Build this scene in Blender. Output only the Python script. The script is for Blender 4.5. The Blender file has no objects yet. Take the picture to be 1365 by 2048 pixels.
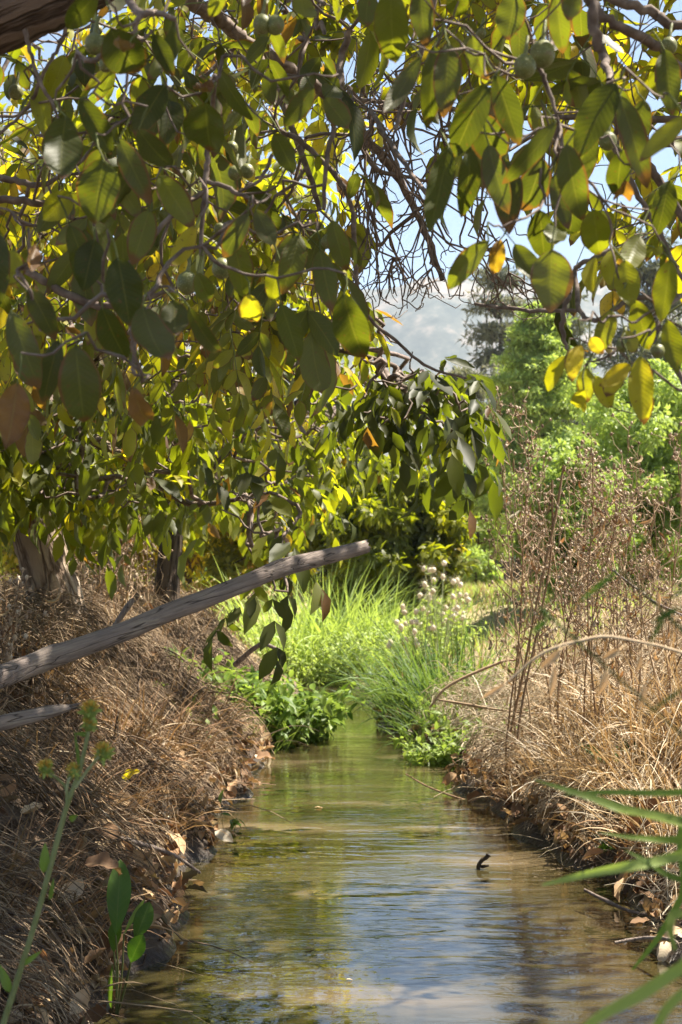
import bpy, math, random
import numpy as np
from math import radians, sin, cos, pi
RS = np.random.RandomState
rng = RS(7); random.seed(7)
scene = bpy.context.scene
COL = scene.collection

# ------------------------------------------------------------------ camera, sky, sun
F = 2844.0
CAMZ = 1.0
PITCH = math.atan(126 / F)
cam_d = bpy.data.cameras.new('camera'); cam = bpy.data.objects.new('camera', cam_d); COL.objects.link(cam)
cam_d.sensor_fit = 'VERTICAL'; cam_d.sensor_height = 36; cam_d.lens = 36 * F / 2048
cam.location = (0, 0, CAMZ); cam.rotation_euler = (pi / 2 + PITCH, 0, 0)
cam_d.clip_start = 0.05; cam_d.clip_end = 9000
cam_d.dof.use_dof = True; cam_d.dof.focus_distance = 3.9; cam_d.dof.aperture_fstop = 9.0
scene.camera = cam
SUN_EL, SUN_AZ = radians(60), radians(74)       # azimuth clockwise from +Y (the way the camera looks)
world = bpy.data.worlds.new('World'); scene.world = world; world.use_nodes = True
wn = world.node_tree; bg = wn.nodes['Background']
sky = wn.nodes.new('ShaderNodeTexSky'); sky.sky_type = 'NISHITA'; sky.sun_disc = False
sky.sun_elevation = SUN_EL; sky.sun_rotation = SUN_AZ; sky.air_density = 1.0; sky.dust_density = 0.2; sky.ozone_density = 2.2
wn.links.new(sky.outputs[0], bg.inputs[0]); bg.inputs[1].default_value = 0.06
sl = bpy.data.lights.new('sun', 'SUN'); sl.energy = 5.0; sl.angle = radians(0.5); sl.color = (1, 0.93, 0.80)
sun = bpy.data.objects.new('sun', sl); COL.objects.link(sun)
sd = np.array([sin(SUN_AZ) * cos(SUN_EL), cos(SUN_AZ) * cos(SUN_EL), sin(SUN_EL)])
from mathutils import Vector
sun.rotation_euler = Vector(sd).to_track_quat('Z', 'Y').to_euler()
scene.view_settings.view_transform = 'Standard'; scene.view_settings.look = 'None'
scene.view_settings.exposure = 1.78; scene.view_settings.gamma = 1
scene.render.engine = 'CYCLES'
cy = scene.cycles
cy.max_bounces = 6; cy.diffuse_bounces = 3; cy.glossy_bounces = 3; cy.transmission_bounces = 4
cy.transparent_max_bounces = 6; cy.volume_bounces = 0; cy.sample_clamp_indirect = 6; cy.use_denoising = True

def P(px, py, d):
    """the point seen at photo pixel (px, py) at depth d metres along +Y"""
    dx = (np.asarray(px, float) - 682.5) / F; dy = (1024 - np.asarray(py, float)) / F
    yy = cos(PITCH) - sin(PITCH) * dy; zz = sin(PITCH) + cos(PITCH) * dy
    s = np.asarray(d, float) / yy
    return np.stack(np.broadcast_arrays(dx * s, yy * s, CAMZ + zz * s), -1)
def MPX(d): return d / F          # metres per photo pixel at depth d

# ------------------------------------------------------------------ numpy helpers
def nrm(v): return v / np.maximum(np.linalg.norm(v, axis=-1, keepdims=True), 1e-9)
def vnoise(x, y, seed=0, per=64):
    g = RS(seed).rand(per, per)
    xi = np.floor(x).astype(int); yi = np.floor(y).astype(int)
    fx = x - xi; fy = y - yi; fx = fx * fx * (3 - 2 * fx); fy = fy * fy * (3 - 2 * fy)
    a = g[xi % per, yi % per]; b = g[(xi + 1) % per, yi % per]; c = g[xi % per, (yi + 1) % per]; d = g[(xi + 1) % per, (yi + 1) % per]
    return a + (b - a) * fx + (c - a) * fy + (a - b - c + d) * fx * fy
def fbm(x, y, seed=0, o=5):
    s = 0; a = .5; t = 0
    for i in range(o):
        s = s + a * vnoise(x * 2 ** i, y * 2 ** i, seed + i); t += a; a *= .5
    return s / t - .5

class B:
    """collects quads; build() links them as ONE mesh object"""
    def __init__(s): s.V = []; s.Fc = []; s.A = []; s.n = 0
    def add(s, V, Fq, A=None):
        V = V.reshape(-1, 3)
        s.V.append(V); s.Fc.append(Fq.reshape(-1, 4) + s.n); s.n += len(V)
        s.A.append(np.zeros((len(V), 4)) if A is None else A.reshape(-1, 4))
    def build(s, name, mat, parent=None, smooth=True, origin=None):
        V = np.concatenate(s.V); Q = np.concatenate(s.Fc); A = np.concatenate(s.A)
        if parent is not None: V = V - np.array(parent.matrix_world_loc if hasattr(parent, 'matrix_world_loc') else wloc(parent))
        elif origin is not None: V = V - np.array(origin)
        me = bpy.data.meshes.new(name)
        me.vertices.add(len(V)); me.vertices.foreach_set('co', V.astype('f').ravel())
        me.loops.add(len(Q) * 4); me.loops.foreach_set('vertex_index', Q.astype('i').ravel())
        me.polygons.add(len(Q)); me.polygons.foreach_set('loop_start', (np.arange(len(Q)) * 4).astype('i'))
        me.polygons.foreach_set('use_smooth', np.full(len(Q), smooth))
        a = me.attributes.new('luv', 'FLOAT_VECTOR', 'POINT'); a.data.foreach_set('vector', A[:, :3].astype('f').ravel())
        a = me.attributes.new('hue', 'FLOAT', 'POINT'); a.data.foreach_set('value', A[:, 3].astype('f').ravel())
        me.update(calc_edges=True)
        me.materials.append(mat)
        o = bpy.data.objects.new(name, me); COL.objects.link(o)
        if parent is not None: o.parent = parent
        elif origin is not None: o.location = tuple(origin)
        return o
def wloc(o):
    l = np.zeros(3)
    while o is not None: l = l + np.array(o.location); o = o.parent
    return l
def tag(o, label=None, cat=None, group=None, kind=None):
    if label: o['label'] = label
    if cat: o['category'] = cat
    if group: o['group'] = group
    if kind: o['kind'] = kind
    return o
def thing(name, loc, label, cat, group=None):
    o = bpy.data.objects.new(name, None); COL.objects.link(o); o.location = tuple(float(v) for v in loc)
    o.empty_display_size = .1
    return tag(o, label, cat, group)

def gridfaces(nu, nv, n, closed_v=False):
    """quads of n patches with nu rows, nv columns"""
    i = np.arange(nu - 1)[:, None]; j = np.arange(nv if closed_v else nv - 1)[None, :]
    jn = (j + 1) % nv
    q = np.stack([i * nv + j, i * nv + jn, (i + 1) * nv + jn, (i + 1) * nv + j], -1).reshape(-1, 4)
    return (q[None] + (np.arange(n) * nu * nv)[:, None, None]).reshape(-1, 4)

def tubes(b, Pn, R, sides=4, rnd=None, hue=0.0, lump=0.0):
    """Pn [n,K,3] centre lines, R [n,K] radii"""
    Pn = np.asarray(Pn, float)
    if Pn.ndim == 2: Pn = Pn[None]
    R = np.asarray(R, float)
    if R.ndim == 1: R = R[None]
    n, K, _ = Pn.shape
    R = np.broadcast_to(R, (n, K))
    T = np.empty_like(Pn); T[:, 1:-1] = Pn[:, 2:] - Pn[:, :-2] if K > 2 else 0
    T[:, 0] = Pn[:, 1] - Pn[:, 0]; T[:, -1] = Pn[:, -1] - Pn[:, -2]; T = nrm(T)
    ref = np.where(np.abs(T[:, 0, 2:3]) > .8, np.array([[1., 0, 0]]), np.array([[0, 0, 1.]]))
    N = np.empty_like(Pn); N[:, 0] = nrm(np.cross(T[:, 0], ref))
    for k in range(1, K):
        v = N[:, k - 1] - (N[:, k - 1] * T[:, k]).sum(-1, keepdims=True) * T[:, k]; N[:, k] = nrm(v)
    Bn = np.cross(T, N)
    a = np.arange(sides) / sides * 2 * pi
    rr = R[:, :, None] * (1 + (lump * (rng.rand(n, K, sides) - .5) if lump else 0))
    V = Pn[:, :, None] + rr[..., None] * (np.cos(a)[None, None, :, None] * N[:, :, None] + np.sin(a)[None, None, :, None] * Bn[:, :, None])
    A = np.zeros((n, K, sides, 4)); A[..., 0] = np.arange(sides) / sides
    seg = np.concatenate([np.zeros((n, 1)), np.cumsum(np.linalg.norm(np.diff(Pn, axis=1), axis=-1), 1)], 1)
    A[..., 1] = seg[:, :, None]
    A[..., 2] = (rng.rand(n) if rnd is None else rnd)[:, None, None] if not np.isscalar(rnd) else rnd
    A[..., 3] = np.broadcast_to(np.asarray(hue, float).reshape(-1, 1, 1), (n, K, sides)) if np.ndim(hue) else hue
    b.add(V, gridfaces(K, sides, n, True), A)

def smooth_path(pts, sub=4):
    """Catmull-Rom through pts [m,k]"""
    p = np.asarray(pts, float); m = len(p)
    if m < 3: return np.array([p[0] + (p[-1] - p[0]) * t for t in np.linspace(0, 1, sub + 1)])
    e = np.vstack([2 * p[0] - p[1], p, 2 * p[-1] - p[-2]]); out = []
    for i in range(m - 1):
        a, b_, c, d = e[i:i + 4]
        for t in np.arange(sub) / sub:
            out.append(.5 * (2 * b_ + (c - a) * t + (2 * a - 5 * b_ + 4 * c - d) * t * t + (3 * b_ - a - 3 * c + d) * t ** 3))
    out.append(p[-1]); return np.array(out)

def wshape(t, kind='walnut'):
    if kind == 'walnut': w = np.sin(pi * np.clip(t, 0, 1) ** .92) ** .72 * (1 - .10 * t)
    elif kind == 'lance': w = np.sin(pi * np.clip(t, 0, 1) ** .7) ** .9
    elif kind == 'blade': w = np.clip(1 - t, 0, 1) ** .6 * np.clip(.55 + t * 3, 0, 1)
    elif kind == 'dock': w = np.sin(pi * np.clip(t, 0, 1) ** 1.25) ** .7
    return np.maximum(w, .03)

def leaves(b, base, axis, nor, L, W, curl=.4, fold=.25, wave=.0, rnd=None, hue=.2, nl=4, nw=3, kind='walnut', twist=0.0):
    """leaf blades; W = full width"""
    base = np.asarray(base, float).reshape(-1, 3); n = len(base)
    f = lambda v: np.broadcast_to(np.asarray(v, float), (n,))
    L, W, curl, fold, wave, hue, twist = map(f, (L, W, curl, fold, wave, hue, twist))
    axis = nrm(np.broadcast_to(axis, (n, 3))); nor = np.broadcast_to(nor, (n, 3))
    nor = nrm(nor - (nor * axis).sum(-1, keepdims=True) * axis); side = np.cross(axis, nor)
    t = np.linspace(0, 1, nl + 1)[None]; u = np.linspace(-1, 1, nw)
    c = np.where(np.abs(curl) < 1e-3, 1e-3, curl)[:, None]
    cx = np.sin(c * t) / c; cz = -(1 - np.cos(c * t)) / c
    ctr = base[:, None] + L[:, None, None] * (cx[..., None] * axis[:, None] + cz[..., None] * nor[:, None])
    tang_n = nrm(np.cos(c * t)[..., None] * nor[:, None] + np.sin(c * t)[..., None] * axis[:, None])
    tw = twist[:, None] * t
    sd_ = np.cos(tw)[..., None] * side[:, None] + np.sin(tw)[..., None] * tang_n
    nn = np.cos(tw)[..., None] * tang_n - np.sin(tw)[..., None] * side[:, None]
    w = wshape(t, kind)[..., None] * W[:, None, None] * .5            # n,k,1
    r = rng.rand(n) if rnd is None else f(rnd)
    ph = rng.rand(n)[:, None, None] * 6.28
    uu = u[None, None, :]
    off = w * uu; lift = np.abs(uu) * w * np.sin(fold)[:, None, None] + wave[:, None, None] * W[:, None, None] * np.abs(uu) * np.sin(t[..., None] * 17 + ph + uu * 1.4)
    V = ctr[:, :, None] + (off * np.cos(fold)[:, None, None])[..., None] * sd_[:, :, None] + lift[..., None] * nn[:, :, None]
    A = np.zeros(V.shape[:3] + (4,)); A[..., 0] = u[None, None]; A[..., 1] = t[..., None]; A[..., 2] = r[:, None, None]; A[..., 3] = hue[:, None, None]
    b.add(V, gridfaces(nl + 1, nw, n), A)

# ------------------------------------------------------------------ materials
def newmat(name):
    m = bpy.data.materials.new(name); m.use_nodes = True; nt = m.node_tree
    for n in list(nt.nodes): nt.nodes.remove(n)
    return m, nt
class N:
    def __init__(s, nt): s.nt = nt
    def __call__(s, t, inp=None, **kw):
        n = s.nt.nodes.new('ShaderNode' + t)
        for k, v in kw.items(): setattr(n, k, v)
        for k, v in (inp or {}).items():
            i = n.inputs[k]
            if isinstance(v, bpy.types.NodeSocket): s.nt.links.new(v, i)
            elif isinstance(v, bpy.types.Node): s.nt.links.new(v.outputs[0], i)
            else: i.default_value = v
        return n
    def math(s, op, a, b=0.0, c=None):
        d = {0: a, 1: b}
        if c is not None: d[2] = c
        return s('Math', d, operation=op)
    def ramp(s, fac, stops, interp='LINEAR'):
        r = s('ValToRGB', {0: fac}); cr = r.color_ramp; cr.interpolation = interp
        while len(cr.elements) < len(stops): cr.elements.new(.5)
        for e, (p, c) in zip(cr.elements, stops): e.position = p; e.color = tuple(c) + (1,) if len(c) == 3 else c
        return r
    def mix(s, f, a, b, mode='MIX'):
        n = s('Mix', data_type='RGBA', blend_type=mode)
        for i, v in ((0, f), (6, a), (7, b)):
            if isinstance(v, bpy.types.Node): v = v.outputs[2] if v.bl_idname == 'ShaderNodeMix' else v.outputs[0]
            if isinstance(v, bpy.types.NodeSocket): s.nt.links.new(v, n.inputs[i])
            else: n.inputs[i].default_value = tuple(v) + (1,) if isinstance(v, tuple) and len(v) == 3 else v
        return n.outputs[2]

def leaf_material(name, stops, trans=.45, tint=(2.6, 2.6, .45), rough=.48, veins=True, dust=.35, edge=True, spec=.32, vein_n=13.0, blotch=1.0):
    m, nt = newmat(name); q = N(nt)
    at = q('Attribute', attribute_name='luv'); sx = q('SeparateXYZ', {0: at.outputs['Vector']})
    u, t, r = sx.outputs[0], sx.outputs[1], sx.outputs[2]
    hu = q('Attribute', attribute_name='hue').outputs['Fac']
    geo = q('NewGeometry'); tc = geo.outputs['Position']
    nz = q('TexNoise', {'Vector': tc, 'Scale': 22.0, 'Detail': 3.0}).outputs[0]
    h = q.math('ADD', hu, q.math('MULTIPLY', q.math('SUBTRACT', nz, .5), .16 * blotch))
    col = q.ramp(h, stops).outputs[0]
    au = q.math('ABSOLUTE', u)
    # value variation per leaf
    val = q.math('ADD', .78, q.math('MULTIPLY', r, .44))
    col = q.mix(1.0, col, q('CombineColor', {0: val, 1: val, 2: val}).outputs[0], 'MULTIPLY')
    bumph = nz
    if veins:
        mid = q.math('LESS_THAN', au, .045)
        wv = q.math('SINE', q.math('MULTIPLY', q.math('SUBTRACT', t, q.math('MULTIPLY', au, .17)), vein_n * 6.283))
        lat = q.math('SMOOTH_MIN', q.math('MULTIPLY', q.math('SUBTRACT', wv, .86), 6.0), 1.0, .2)
        lat = q('Clamp', {0: lat}).outputs[0]
        vf = q.math('MAXIMUM', mid, q.math('MULTIPLY', lat, .45))
        vc = q.mix(.55, col, (.38, .36, .14))
        col = q.mix(q.math('MULTIPLY', vf, .22), col, vc)
        bumph = q.math('ADD', q.math('MULTIPLY', wv, .5), q.math('MULTIPLY', nz, 1.2))
    if edge:
        e = q.math('ADD', q.math('MAXIMUM', q.math('MULTIPLY', au, .9), q.math('MULTIPLY', t, .93)), q.math('MULTIPLY', nz, .55))
        ef = q('MapRange', {0: q.math('ADD', e, q.math('MULTIPLY', r, .16)), 1: 1.17, 2: 1.25}).outputs[0]
        spots = q('TexNoise', {'Vector': tc, 'Scale': 160.0, 'Detail': 2.0}).outputs[0]
        sf = q('MapRange', {0: spots, 1: .66, 2: .70}).outputs[0]
        col = q.mix(q.math('MAXIMUM', ef, q.math('MULTIPLY', sf, .6)), col, (.11, .055, .028))
    back = geo.outputs['Backfacing']
    colb = q.mix(.35, col, (.20, .22, .12))
    colf = q.mix(back, col, colb)
    if dust:
        dn = q('TexNoise', {'Vector': tc, 'Scale': 9.0, 'Detail': 4.0}).outputs[0]
        df = q('MapRange', {0: q.math('ADD', dn, q.math('MULTIPLY', r, .35)), 1: .52, 2: .92, 4: dust}).outputs[0]
        colf = q.mix(df, colf, (.23, .19, .145))
    bump = q('Bump', {'Height': bumph, 'Strength': .10, 'Distance': .0015})
    pb = q('BsdfPrincipled', {'Base Color': colf, 'Roughness': rough, 'Specular IOR Level': spec, 'Normal': bump})
    tcl = q.mix(1.0, colf if not dust else col, tint, 'MULTIPLY')
    tr = q('BsdfTranslucent', {'Color': tcl, 'Normal': bump})
    mx = q('MixShader', {0: trans, 1: pb.outputs[0], 2: tr.outputs[0]})
    out = q('OutputMaterial', {0: mx}); return m

WAL = [(0, (.040, .050, .014)), (.30, (.082, .098, .016)), (.52, (.16, .175, .016)), (.70, (.28, .27, .02)), (.82, (.46, .36, .035)), (.9, (.17, .085, .035)), (1, (.09, .045, .026))]
M = {}
M['leaf'] = leaf_material('walnut_leaf', WAL, trans=.46, dust=.42, tint=(2.4, 2.3, .5))
M['leaf_far'] = leaf_material('walnut_foliage', WAL, tint=(2.3, 2.35, .5), trans=.52, dust=.25, edge=False, veins=False, blotch=.5)
GR = [(0, (.028, .06, .012)), (.25, (.065, .13, .018)), (.5, (.17, .24, .045)), (.75, (.29, .36, .10)), (1, (.37, .45, .16))]  # upper stops paled so distance haze sits in the leaf colour
M['green'] = leaf_material('green_leaf', GR, trans=.42, dust=0, edge=False, veins=False, tint=(1.7, 1.8, .7), blotch=.6)
M['dock'] = leaf_material('dock_leaf', GR, trans=.4, dust=.1, edge=False, veins=True, tint=(1.5, 1.7, .6), vein_n=9)
BR = [(0, (.07, .045, .03)), (.35, (.20, .115, .065)), (.6, (.36, .22, .12)), (.8, (.52, .38, .22)), (1, (.62, .54, .42))]
M['dead'] = leaf_material('dead_leaf', BR, trans=.22, dust=0, edge=False, veins=True, tint=(1.5, 1.1, .7), rough=.7, spec=.2, vein_n=9)
CE = [(0, (.05, .062, .045)), (.4, (.13, .14, .095)), (.7, (.20, .19, .12)), (1, (.30, .24, .16))]
M['cedar'] = leaf_material('cedar_needles', CE, trans=.3, dust=0, edge=False, veins=False, tint=(1.3, 1.3, .9), rough=.7, spec=.2)

def stem_material(name, stops, rough=.75, trans=0.0, streak=True):
    m, nt = newmat(name); q = N(nt)
    at = q('Attribute', attribute_name='luv'); sx = q('SeparateXYZ', {0: at.outputs['Vector']})
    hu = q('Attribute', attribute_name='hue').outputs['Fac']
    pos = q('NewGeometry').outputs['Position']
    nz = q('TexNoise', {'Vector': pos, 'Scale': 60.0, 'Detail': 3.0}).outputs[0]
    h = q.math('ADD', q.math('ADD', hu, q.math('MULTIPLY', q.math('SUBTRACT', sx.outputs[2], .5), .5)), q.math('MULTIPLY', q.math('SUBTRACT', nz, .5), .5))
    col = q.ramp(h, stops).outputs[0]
    pb = q('BsdfPrincipled', {'Base Color': col, 'Roughness': rough, 'Specular IOR Level': .25})
    if trans:
        tr = q('BsdfTranslucent', {'Color': col}); mx = q('MixShader', {0: trans, 1: pb.outputs[0], 2: tr.outputs[0]}); q('OutputMaterial', {0: mx})
    else: q('OutputMaterial', {0: pb})
    return m
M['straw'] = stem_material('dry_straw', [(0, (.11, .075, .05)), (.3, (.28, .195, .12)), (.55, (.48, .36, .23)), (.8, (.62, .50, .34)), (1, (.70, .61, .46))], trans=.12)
M['drystem'] = stem_material('dry_stem', [(0, (.10, .06, .035)), (.4, (.30, .19, .11)), (.7, (.48, .35, .22)), (1, (.62, .50, .36))])
M['greenstem'] = stem_material('green_stem', [(0, (.085, .095, .03)), (.5, (.19, .21, .07)), (1, (.36, .38, .20))], trans=.1)
M['fluff'] = stem_material('seed_fluff', [(0, (.50, .40, .27)), (.5, (.74, .63, .47)), (1, (.82, .74, .60))], rough=.9, trans=.3)
M['yellow'] = stem_material('yellow_petal', [(0, (.45, .24, .06)), (.5, (.70, .45, .08)), (1, (.85, .65, .12))], rough=.7, trans=.2)
M['brownhead'] = stem_material('seed_head', [(0, (.12, .075, .05)), (.5, (.38, .27, .18)), (1, (.64, .53, .40))], rough=.85)

def bark_material(name, c0, c1, c2, scale=14.0, sz=.22, bump=.9, dist=.012):
    m, nt = newmat(name); q = N(nt)
    at = q('Attribute', attribute_name='luv'); sx = q('SeparateXYZ', {0: at.outputs['Vector']})
    ang = q.math('MULTIPLY', sx.outputs[0], 6.28319)
    pos = q('CombineXYZ', {0: q.math('MULTIPLY', q.math('COSINE', ang), .1), 1: q.math('MULTIPLY', q.math('SINE', ang), .1), 2: sx.outputs[1]})
    mp = q('Mapping', {'Vector': pos, 'Scale': (1, 1, sz)})
    n0 = q('TexNoise', {'Vector': mp, 'Scale': scale * .6, 'Detail': 5.0})
    v = q('TexVoronoi', {'Vector': q.mix(.12, mp.outputs[0], n0.outputs['Color']), 'Scale': scale}, feature='DISTANCE_TO_EDGE')
    n1 = q('TexNoise', {'Vector': mp, 'Scale': scale * 5, 'Detail': 6.0, 'Roughness': .65})
    vv = q('MapRange', {0: v.outputs['Distance'], 1: .0, 2: .16}).outputs[0]
    hgt = q.math('ADD', q.math('MULTIPLY', vv, .7), q.math('MULTIPLY', n1.outputs[0], .6))
    col = q.ramp(q.math('MULTIPLY', hgt, .85), [(.12, c0), (.5, c1), (.9, c2)]).outputs[0]
    bp = q('Bump', {'Height': hgt, 'Strength': bump, 'Distance': dist})
    q('OutputMaterial', {0: q('BsdfPrincipled', {'Base Color': col, 'Roughness': .85, 'Specular IOR Level': .25, 'Normal': bp})})
    return m
M['bark'] = bark_material('walnut_bark', (.035, .022, .016), (.12, .082, .062), (.24, .175, .14), 26, .22)
M['bark_trunk'] = bark_material('ridged_trunk_bark', (.10, .065, .04), (.28, .20, .145), (.46, .36, .27), 22, .16, 1.0, .02)
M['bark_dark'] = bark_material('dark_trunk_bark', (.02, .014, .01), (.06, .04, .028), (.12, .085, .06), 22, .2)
m, nt = newmat('twig_bark'); q = N(nt)
pos = q('NewGeometry').outputs['Position']; nz = q('TexNoise', {'Vector': pos, 'Scale': 45.0, 'Detail': 5.0}).outputs[0]
col = q.ramp(nz, [(.3, (.10, .068, .052)), (.55, (.20, .15, .125)), (.75, (.33, .26, .22))]).outputs[0]
q('OutputMaterial', {0: q('BsdfPrincipled', {'Base Color': col, 'Roughness': .8, 'Specular IOR Level': .3, 'Normal': q('Bump', {'Height': nz, 'Strength': .6, 'Distance': .004})})}); M['twig'] = m
m, nt = newmat('walnut_husk'); q = N(nt)
pos = q('NewGeometry').outputs['Position']; nz = q('TexNoise', {'Vector': pos, 'Scale': 90.0, 'Detail': 4.0}).outputs[0]
v2 = q('TexNoise', {'Vector': pos, 'Scale': 600.0, 'Detail': 2.0}).outputs[0]
col = q.ramp(nz, [(.3, (.10, .115, .03)), (.55, (.18, .185, .055)), (.72, (.17, .12, .06))]).outputs[0]
col = q.mix(q('MapRange', {0: v2, 1: .6, 2: .68}).outputs[0], col, (.36, .36, .2))
q('OutputMaterial', {0: q('BsdfPrincipled', {'Base Color': col, 'Roughness': .5, 'Normal': q('Bump', {'Height': nz, 'Strength': .5, 'Distance': .003})})}); M['husk'] = m
# weathered pole
m, nt = newmat('weathered_wood'); q = N(nt)
pos = q('TexCoord').outputs['Object']
mp = q('Mapping', {'Vector': pos, 'Scale': (1, 1, .05)})
n0 = q('TexNoise', {'Vector': mp, 'Scale': 130.0, 'Detail': 6.0, 'Roughness': .6}).outputs[0]
n1 = q('TexNoise', {'Vector': pos, 'Scale': 9.0, 'Detail': 3.0}).outputs[0]
n2 = q('TexNoise', {'Vector': mp, 'Scale': 38.0, 'Detail': 2.0}).outputs[0]
crk = q('MapRange', {0: q.math('ABSOLUTE', q.math('SUBTRACT', n2, .5)), 1: 0.0, 2: .018}).outputs[0]
hh = q.math('MULTIPLY', q.math('ADD', n0, q.math('MULTIPLY', n1, .5)), q.math('ADD', .35, q.math('MULTIPLY', crk, .65)))
col = q.ramp(hh, [(.25, (.04, .028, .022)), (.5, (.13, .098, .08)), (.75, (.22, .17, .145)), (.95, (.30, .24, .19))]).outputs[0]
q('OutputMaterial', {0: q('BsdfPrincipled', {'Base Color': col, 'Roughness': .7, 'Specular IOR Level': .35, 'Normal': q('Bump', {'Height': hh, 'Strength': .7, 'Distance': .006})})}); M['wood'] = m
# ground
m, nt = newmat('earth_and_litter'); q = N(nt)
pos = q('NewGeometry').outputs['Position']
n0 = q('TexNoise', {'Vector': pos, 'Scale': 14.0, 'Detail': 8.0, 'Roughness': .7}).outputs[0]
n1 = q('TexNoise', {'Vector': pos, 'Scale': .35, 'Detail': 5.0}).outputs[0]
v = q('TexVoronoi', {'Vector': pos, 'Scale': 38.0}).outputs['Distance']
earth = q.ramp(n0, [(.3, (.05, .034, .022)), (.55, (.13, .085, .052)), (.8, (.27, .18, .11))]).outputs[0]
field = q.ramp(q.math('ADD', q.math('MULTIPLY', n0, .4), q.math('MULTIPLY', n1, .7)), [(.35, (.27, .20, .10)), (.55, (.40, .31, .17)), (.72, (.32, .32, .13))]).outputs[0]
sy = q('SeparateXYZ', {0: pos})
fy = q('MapRange', {0: sy.outputs[1], 1: 9.0, 2: 15.0}).outputs[0]
col = q.mix(fy, earth, field)
wet = q('MapRange', {0: sy.outputs[2], 1: .015, 2: .09, 3: .28, 4: 1.0}).outputs[0]
col = q.mix(1.0, col, q('CombineColor', {0: wet, 1: wet, 2: wet}).outputs[0], 'MULTIPLY')
ro = q('MapRange', {0: sy.outputs[2], 1: .01, 2: .08, 3: .3, 4: .95}).outputs[0]
hb = q.math('ADD', n0, q.math('MULTIPLY', v, .4))
q('OutputMaterial', {0: q('BsdfPrincipled', {'Base Color': col, 'Roughness': ro, 'Normal': q('Bump', {'Height': hb, 'Strength': .9, 'Distance': .03})})}); M['ground'] = m
# water: silty stream, lightly rippled
m, nt = newmat('silty_water'); q = N(nt)
pos = q('NewGeometry').outputs['Position']
mp = q('Mapping', {'Vector': pos, 'Scale': (.42, 1.25, 1)})
a = q('TexNoise', {'Vector': mp, 'Scale': 20.0, 'Detail': 3.0, 'Roughness': .55, 'Distortion': 1.3}).outputs[0]
b_ = q('TexNoise', {'Vector': mp, 'Scale': 7.0, 'Detail': 2.0, 'Distortion': .8}).outputs[0]
patch = q('MapRange', {0: q('TexNoise', {'Vector': pos, 'Scale': 1.6, 'Detail': 2.0}).outputs[0], 1: .40, 2: .62, 3: .12, 4: 1.0}).outputs[0]
hgt = q.math('ADD', q.math('MULTIPLY', q.math('MULTIPLY', a, patch), .42), b_)
silt = q('TexNoise', {'Vector': mp, 'Scale': 2.2, 'Detail': 5.0}).outputs[0]
col = q.ramp(silt, [(.3, (.022, .020, .006)), (.55, (.050, .040, .016)), (.72, (.17, .125, .07))]).outputs[0]
q('OutputMaterial', {0: q('BsdfPrincipled', {'Base Color': col, 'Roughness': .0, 'IOR': 1.5, 'Specular IOR Level': .75, 'Normal': q('Bump', {'Height': hgt, 'Strength': .34, 'Distance': .011})})}); M['water'] = m
# mountain
m, nt = newmat('scrub_hillside'); q = N(nt)
pos = q('NewGeometry').outputs['Position']
n0 = q('TexNoise', {'Vector': pos, 'Scale': .012, 'Detail': 9.0, 'Roughness': .68}).outputs[0]
n1 = q('TexNoise', {'Vector': pos, 'Scale': .07, 'Detail': 6.0, 'Roughness': .7}).outputs[0]
hh = q.math('ADD', q.math('MULTIPLY', n0, .6), q.math('MULTIPLY', n1, .4))
col = q.ramp(hh, [(.40, (.04, .05, .045)), (.49, (.09, .095, .08)), (.56, (.22, .18, .145)), (.66, (.36, .29, .24))]).outputs[0]
q('OutputMaterial', {0: q('BsdfPrincipled', {'Base Color': col, 'Roughness': .95, 'Specular IOR Level': .1})}); M['hill'] = m

# ------------------------------------------------------------------ terrain
EY = np.array([-30, 0, 2.2, 3.17, 3.56, 4.18, 4.51, 5.17, 5.8, 6.94, 7.9, 9.8, 12.1, 13.4, 15, 18, 30, 60.])
EL = np.array([-1.0, -.9, -.62, -.54, -.50, -.50, -.48, -.53, -.52, -.46, -.45, -.34, -.36, -.55, -1.3, -3.4, -10, -24])
ER = np.array([1.3, 1.2, 1.0, .96, .93, .88, .86, .80, .64, .60, .55, .27, .19, .02, -.5, -2.3, -8.7, -22.5])
def edges(y):
    l = np.interp(y, EY, EL) + .05 * np.sin(y * 5.1) * (y > 1) + .03 * np.sin(y * 13.7)
    r = np.interp(y, EY, ER) + .05 * np.sin(y * 4.3 + 1) * (y > 1) + .03 * np.sin(y * 11.1)
    return l, r
def ss(x, a, b): t = np.clip((x - a) / (b - a), 0, 1); return t * t * (3 - 2 * t)
def ground(x, y):
    x = np.asarray(x, float); y = np.asarray(y, float)
    l, r = edges(y)
    dl = l - x; dr = x - r
    n = fbm(x * 1.7 + 9, y * 1.7 + 3, 3, 4); n2 = fbm(x * 7, y * 7, 11, 3)
    hl = .09 * ss(dl, -.04, .10) + .61 * ss(dl, .02, 1.0) + .05 * ss(dl, 1, 4)
    topR = .50 + .05 * ss(y, 6, 12)
    hr = .07 * ss(dr, -.04, .12) + topR * ss(dr / (1 + 1.6 * ss(y, 7.2, 9.5)), .05, 1.25) + .07 * ss(dr, 1, 4)
    d = np.maximum(dl, dr)
    z = np.where(dl > dr, hl, hr) + ss(d, .05, .5) * (n * .16 + n2 * .05)
    z = np.where(d < 0, -.16 * ss(-d, 0, .12) + n2 * .02, z)
    far = ss(np.hypot(x, y), 25, 200)
    return z + far * 1.2 * fbm(x * .02, y * .02, 5, 3) * 1.5
def axis_coords(a, b, step, lo, hi, g=1.16):
    c = list(np.arange(a, b + 1e-6, step)); s = step; v = c[-1]
    while v < hi: s *= g; v += s; c.append(min(v, hi))
    s = step; v = c[0]
    while v > lo: s *= g; v -= s; c.insert(0, max(v, lo))
    return np.array(c)
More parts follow.
